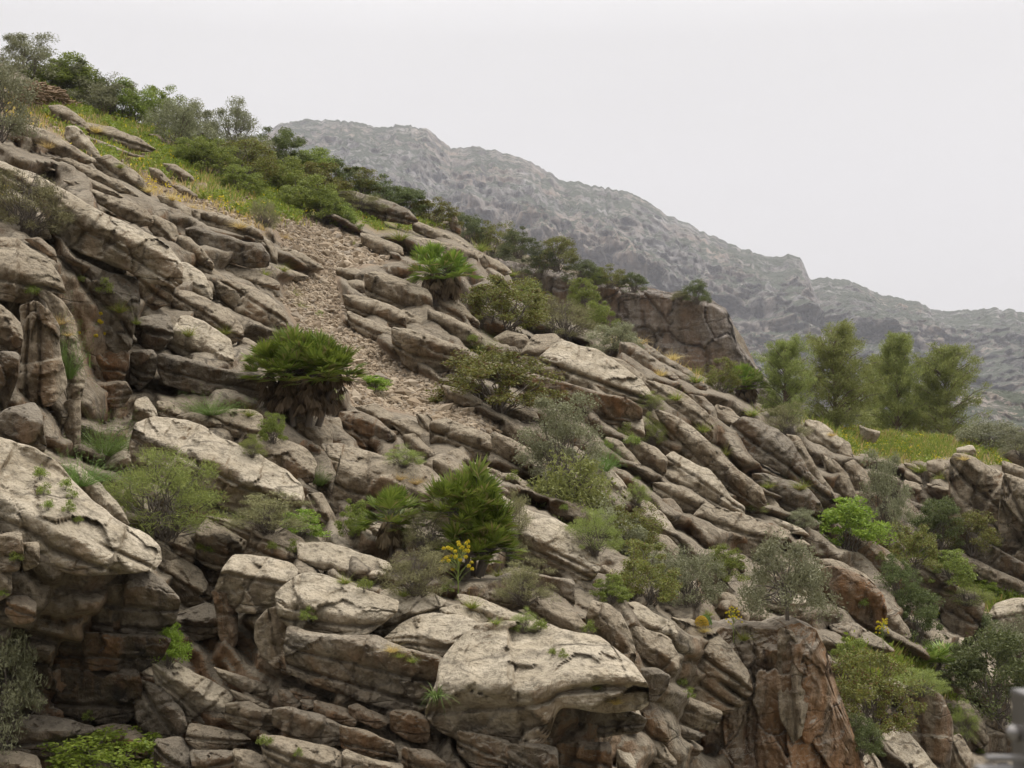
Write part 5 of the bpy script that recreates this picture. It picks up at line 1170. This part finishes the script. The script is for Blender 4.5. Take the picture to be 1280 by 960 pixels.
# ------------------------------------------------------------------ stuff: scree, meadow plants, litter
def ground_pts(poly, n, jit=0.0):
    a = np.array(poly); lo = a.min(0); hi = a.max(0); U = []; V = []
    while sum(len(x) for x in U) < n:
        u = rng.uniform(lo[0], hi[0], n * 2); v = rng.uniform(lo[1], hi[1], n * 2); d = polydist(u, v, poly)
        k = (d < rng.normal(-3, 7, len(d))) & (v > ridge_v(u) + 1) & (fbm(np.stack([u / 30, v / 18, u * 0], -1), 3, 55) > rng.uniform(-.9, .0, len(u))); U.append(u[k]); V.append(v[k])
    u = np.concatenate(U)[:n]; v = np.concatenate(V)[:n]; return u, v
ico = bpy.data.meshes.new('t'); import bmesh
bm_ = bmesh.new(); bmesh.ops.create_icosphere(bm_, subdivisions=1, radius=1); bm_.to_mesh(ico); bm_.free()
IV = np.array([v.co[:] for v in ico.vertices]); IF = np.array([p.vertices[:] for p in ico.polygons]); bpy.data.meshes.remove(ico)
def stones(name, sets, mat, label=None):
    VV = []; FF = []; b = 0
    for poly, n, smin, smax in sets:
        u, v = ground_pts(poly, n); D = dfield(u, v); W = unproj(u, v, D * .9985)
        s = (smin + (smax - smin) * rng.random(n) ** 4)
        shp = rng.uniform(.55, 1.25, (n, 1, 3)) * [1.15, 1, .75]; jit = 1 + rng.uniform(-.28, .28, (n, len(IV), 1))
        q = IV[None] * shp * jit; an = rng.uniform(0, 6.28, n); c, s_ = np.cos(an)[:, None], np.sin(an)[:, None]
        x = q[..., 0] * c - q[..., 1] * s_; y = q[..., 0] * s_ + q[..., 1] * c; z = q[..., 2] + rng.uniform(-.5, .5, (n, 1)) * x
        q = np.stack([x, y, z], -1) * s[:, None, None] + W[:, None]
        VV.append(q.reshape(-1, 3)); FF.append((IF[None] + (np.arange(n) * len(IV))[:, None, None] + b).reshape(-1, 3)); b += n * len(IV)
    me = mesh_from(name, np.concatenate(VV), np.concatenate(FF), mat, False); return tag(link(name, me), kind='stuff')
stones('scree', [(SCREE, 26000, .013, .085), (SCREE, 300, .09, .20), (P("400,285 450,298 520,335 470,340 430,330"), 1500, .06, .22), (P("380,480 440,500 620,535 600,545 430,520"), 900, .03, .12), (BARE, 2200, .02, .12), (P("195,240 330,262 340,300 240,262"), 700, .03, .14),
    (P("216,325 262,345 262,360 220,340"), 200, .02, .07), (P("410,560 540,595 520,610 430,580"), 300, .01, .04)], M['scree'])
def blades(name, sets, mat):
    VV = []
    for poly, n, hmin, hmax in sets:
        u, v = ground_pts(poly, n)
        if len(u) == 0: continue
        cl = fbm(np.stack([u / 14, v / 9, u * 0], -1), 3, 77); k = cl > -.15; u, v = u[k], v[k]; n = len(u)
        D = dfield(u, v); W = unproj(u, v, D * .999); h = rng.uniform(hmin, hmax, n)[:, None]
        d = rng.normal(size=(n, 3)) * .45; d[:, 2] = 1; s = rdir(n, rng) * h * .10; s[:, 2] *= .2
        t = W + d * h; W = W - [0, 0, .05]
        VV.append(np.stack([W - s, W + s, t + s * .5 + d * 0, t - s * .5], 1).reshape(-1, 3))
    V = np.concatenate(VV); me = mesh_from(name, V, np.arange(len(V)).reshape(-1, 4), M[mat], False)
    return tag(link(name, me), kind='stuff')
blades('grass', [(GRASS, 12000, .08, .30), (MEADOW, 12000, .10, .38), (GULLY, 4000, .1, .4), (GULLY2, 4000, .08, .3), (P("0,112 60,118 130,150 200,190 190,230 120,200 50,160 0,158"), 1200, .08, .25)], 'grass')
blades('dry_grass', [(GRASS, 6000, .06, .22), (BARE, 3500, .06, .22), (MEADOW, 6000, .08, .28), (P("745,395 800,430 880,480 870,490 800,450"), 1500, .1, .3), (GULLY2, 1200, .06, .22)], 'drygrass')
def herb(name, sets, mat, ls):
    VV = []; FF = []; b = 0
    for poly, n, per in sets:
        u, v = ground_pts(poly, n); cl = fbm(np.stack([u / 22, v / 14, u * 0], -1), 3, 177); k = cl > .02; u, v = u[k], v[k]
        D = dfield(u, v); W = unproj(u, v, D * .998); W[:, 2] += .12
        V, Fc = leaves(W, per * len(W), .22, ls, rng, .5, .2); VV.append(V); FF.append(Fc + b); b += len(V)
    me = mesh_from(name, np.concatenate(VV), np.concatenate(FF), M[mat], False); return tag(link(name, me), kind='stuff')
herb('green_herbs', [(GRASS, 2300, 22), (MEADOW, 1300, 22), (GULLY, 200, 20), (GULLY2, 200, 16)], 'bright_leaf', .065)
herb('yellow_flowers', [(GRASS, 900, 5), (MEADOW, 1100, 7), (BARE, 260, 4)], 'yellow', .05)
# heap of cut branches on the upper left slope
rs = np.random.default_rng(77); pth = []
for k in range(900):
    u = rs.uniform(24, 100); v = np.interp(u, [24, 40, 70, 100], [112, 106, 116, 142]) + abs(rs.normal()) * 8 - 3; D = float(dfield(u, 128)) * .965 + rs.normal() * .25
    p = unproj(u, v, D); d = rdir(1, rs)[0] * [1, .6, .35]; L = rs.uniform(.3, .9); pth.append((np.array([p - d * L / 2, p + rdir(1, rs)[0] * .05, p + d * L / 2]), np.array([.03, .035, .02])))
V, Fc = tubes(pth, 4); org = unproj(62, 140, float(dfield(62, 140)))
tag(link('branch_heap', mesh_from('branch_heap', V - org, Fc, M['wood_heap']), loc=org), 'brown heap of cut branches and stones on the bare upper left slope', 'heap'); LM.append(('the branch heap', 65, 120))

# ------------------------------------------------------------------ metal railing close to the camera, lower right corner
def rbox(bm, cx, cy, cz, sx, sy, sz, bev=.0015):
    r = bmesh.ops.create_cube(bm, size=1, matrix=Matrix.Translation((cx, cy, cz)) @ Matrix.Diagonal((sx, sy, sz, 1)))
    ed = list({e for v in r['verts'] for e in v.link_edges}); bmesh.ops.bevel(bm, geom=ed, offset=bev, segments=2, affect='EDGES')
def bmo(name, fn, mat, parent):
    b = bmesh.new(); fn(b); me = bpy.data.meshes.new(name); b.to_mesh(me); b.free(); me.materials.append(mat)
    for p in me.polygons: p.use_smooth = len(p.vertices) > 3 and p.area < 2e-5
    return link(name, me, parent=parent)
Dr = 1.5; m_ = Dr / F
root = link('metal_railing', None, loc=unproj(1290, 1010, Dr)); tag(root, 'blurred grey metal railing with a round knob at the lower right corner', 'railing')
loc = lambda u, v, D=Dr: unproj(u, v, D) - np.array(root.location)
def post(b):
    c = loc(1296, 965); rbox(b, c[0], c[1], c[2], 46 * m_, 46 * m_, 196 * m_); c = loc(1296, 866); rbox(b, c[0], c[1], c[2], 50 * m_, 50 * m_, 4 * m_)
bmo('post', post, M['metal'], root)
c1 = loc(1290, 945); c2 = loc(1290, 955.5)
bmo('top_rail', lambda b: rbox(b, c1[0], c1[1] - .012, c1[2], 124 * m_, 18 * m_, 6 * m_, .001), M['metal'], root)
bmo('rail', lambda b: rbox(b, c2[0], c2[1] - .02, c2[2] - .004, 152 * m_, 34 * m_, 12 * m_, .0012), M['metal'], root)
def knob(b):
    c = loc(1268, 916); bmesh.ops.create_uvsphere(b, u_segments=24, v_segments=14, radius=10.5 * m_, matrix=Matrix.Translation([float(x) for x in c]))
kn = bmo('knob', knob, M['metal'], root)
for p in kn.data.polygons: p.use_smooth = True
# ------------------------------------------------------------------ labels for the rocks that have none of their own
LM += [('the scree', 440, 370), ('the yellow meadow', 1140, 555), ('the huge left slab', 60, 630), ('the largest boulder', 680, 850), ('the overhanging slab', 440, 830), ('the layered boulder', 885, 840),
       ('the whale-backed boulder', 680, 665), ('the cracked boulder', 270, 590), ('the fluted boulder', 250, 425), ('the split grey boulder', 315, 385), ('the brown buttress', 975, 575), ('the rust-orange face', 1065, 748),
       ('the two gully boulders', 1180, 740), ('the squared block', 1225, 595), ('the long pale boulder', 745, 460), ('the orange-streaked wall', 735, 500), ('the tan dome', 1160, 915), ('the black-stained beds', 110, 840),
       ('the perched block', 320, 735), ('the metal railing', 1265, 915), ('the fluted pillars', 1000, 860), ('the long brown ledges', 290, 300), ('the left columns', 50, 430), ('the tilted outcrop', 130, 270), ('the pointed stone', 150, 575)]
def where(u, v, m):
    du, dv_ = u - m[1], v - m[2]
    if math.hypot(du, dv_) < 14: return 'right at'
    if abs(du) > 2.2 * abs(dv_): return 'right of' if du > 0 else 'left of'
    if abs(dv_) > 2.2 * abs(du): return 'below' if dv_ > 0 else 'above'
    return ('below' if dv_ > 0 else 'above') + ' and ' + ('right of' if du > 0 else 'left of')
TI = {'grey': 'grey', 'pale': 'pale grey', 'brown': 'brown', 'dark': 'black-streaked', 'tan': 'tan', 'ochre': 'orange-stained', 'rust': 'rust-orange', 'cliff': 'streaked'}
seen = set(i['opt']['L'] for i in rock_info if i['opt'].get('L'))
ORD = ['', 'nearest ', 'second nearest ', 'third nearest ', 'fourth nearest ', 'fifth nearest ', 'sixth nearest ', 'seventh nearest ', 'eighth nearest ']
def uniq(make, u, v):
    for w in range(5):
        s = sorted(LM, key=lambda m: math.hypot(m[1] - u, m[2] - v))
        for m in s[:5]:
            t = make(w, m)
            if t not in seen and len(t.split()) <= 16: seen.add(t); return t
    k = 2
    while True:
        t = make(1, s[0]) + ' ' + s[k][0].replace('the ', 'towards the ', 1); k += 1
        if t not in seen: seen.add(t); return t
for i in rock_info:
    ob = i['o']; u, v = i['c']; o = i['opt']
    ob.name = 'flat_rock' if i['ratio'] > 2.0 else 'boulder'
    ob['kind'] = 'thing'
    if o.get('cat'): ob.name = 'rock_cliff'; tag(ob, o['L'], 'cliff'); continue
    if o.get('L'): tag(ob, o['L'], 'rock', 'limestone rocks of the hillside'); continue
    sz = i['size']; sw = ['little', 'small', 'medium', 'big'][int(np.searchsorted([20, 32, 52], sz))]
    shp = ('long slab' if i['ratio'] > 2.6 else 'slab') if i['ratio'] > 1.9 else ('upright rock' if i['ang'] > 60 else ('block' if i['ratio'] > 1.35 else 'boulder'))
    wd = {'tan': 'tan', 'grey': 'grey'}
    def mk(w, m):
        a = [sw + ' ', 'weathered ' + sw + ' ', 'rough ' + sw + ' ', 'rounded ' + sw + ' ', 'cracked ' + sw + ' '][w]
        return f"{a}{TI[o.get('m', 'grey')]} {shp} {where(u, v, m)} {m[0]}"
    tag(ob, uniq(mk, u, v), 'rock', 'limestone rocks of the hillside')
for o, ds, u, v in SMALL:
    o['label'] = uniq(lambda w, m: ['', 'thin ', 'low ', 'ragged ', 'sparse '][w] + f"{ds} {where(u, v, m)} {m[0]}", u, v)
for o in list(bpy.data.objects):
    if 'px' in o.keys(): del o['px']

hb = bpy.data.meshes.new('haze')
x0, x1, y0, y1, z0_, z1_ = -2700, 3500, -80, 3500, -14.0, 760
vs_ = [(x0, y0, z0_), (x1, y0, z0_), (x1, y1, z0_), (x0, y1, z0_), (x0, y0, z1_), (x1, y0, z1_), (x1, y1, z1_), (x0, y1, z1_)]
hb.from_pydata(vs_, [], [(0, 3, 2, 1), (4, 5, 6, 7), (0, 1, 5, 4), (1, 2, 6, 5), (2, 3, 7, 6), (3, 0, 4, 7)])
hb.materials.append(M['haze']); tag(link('haze', hb), kind='stuff')
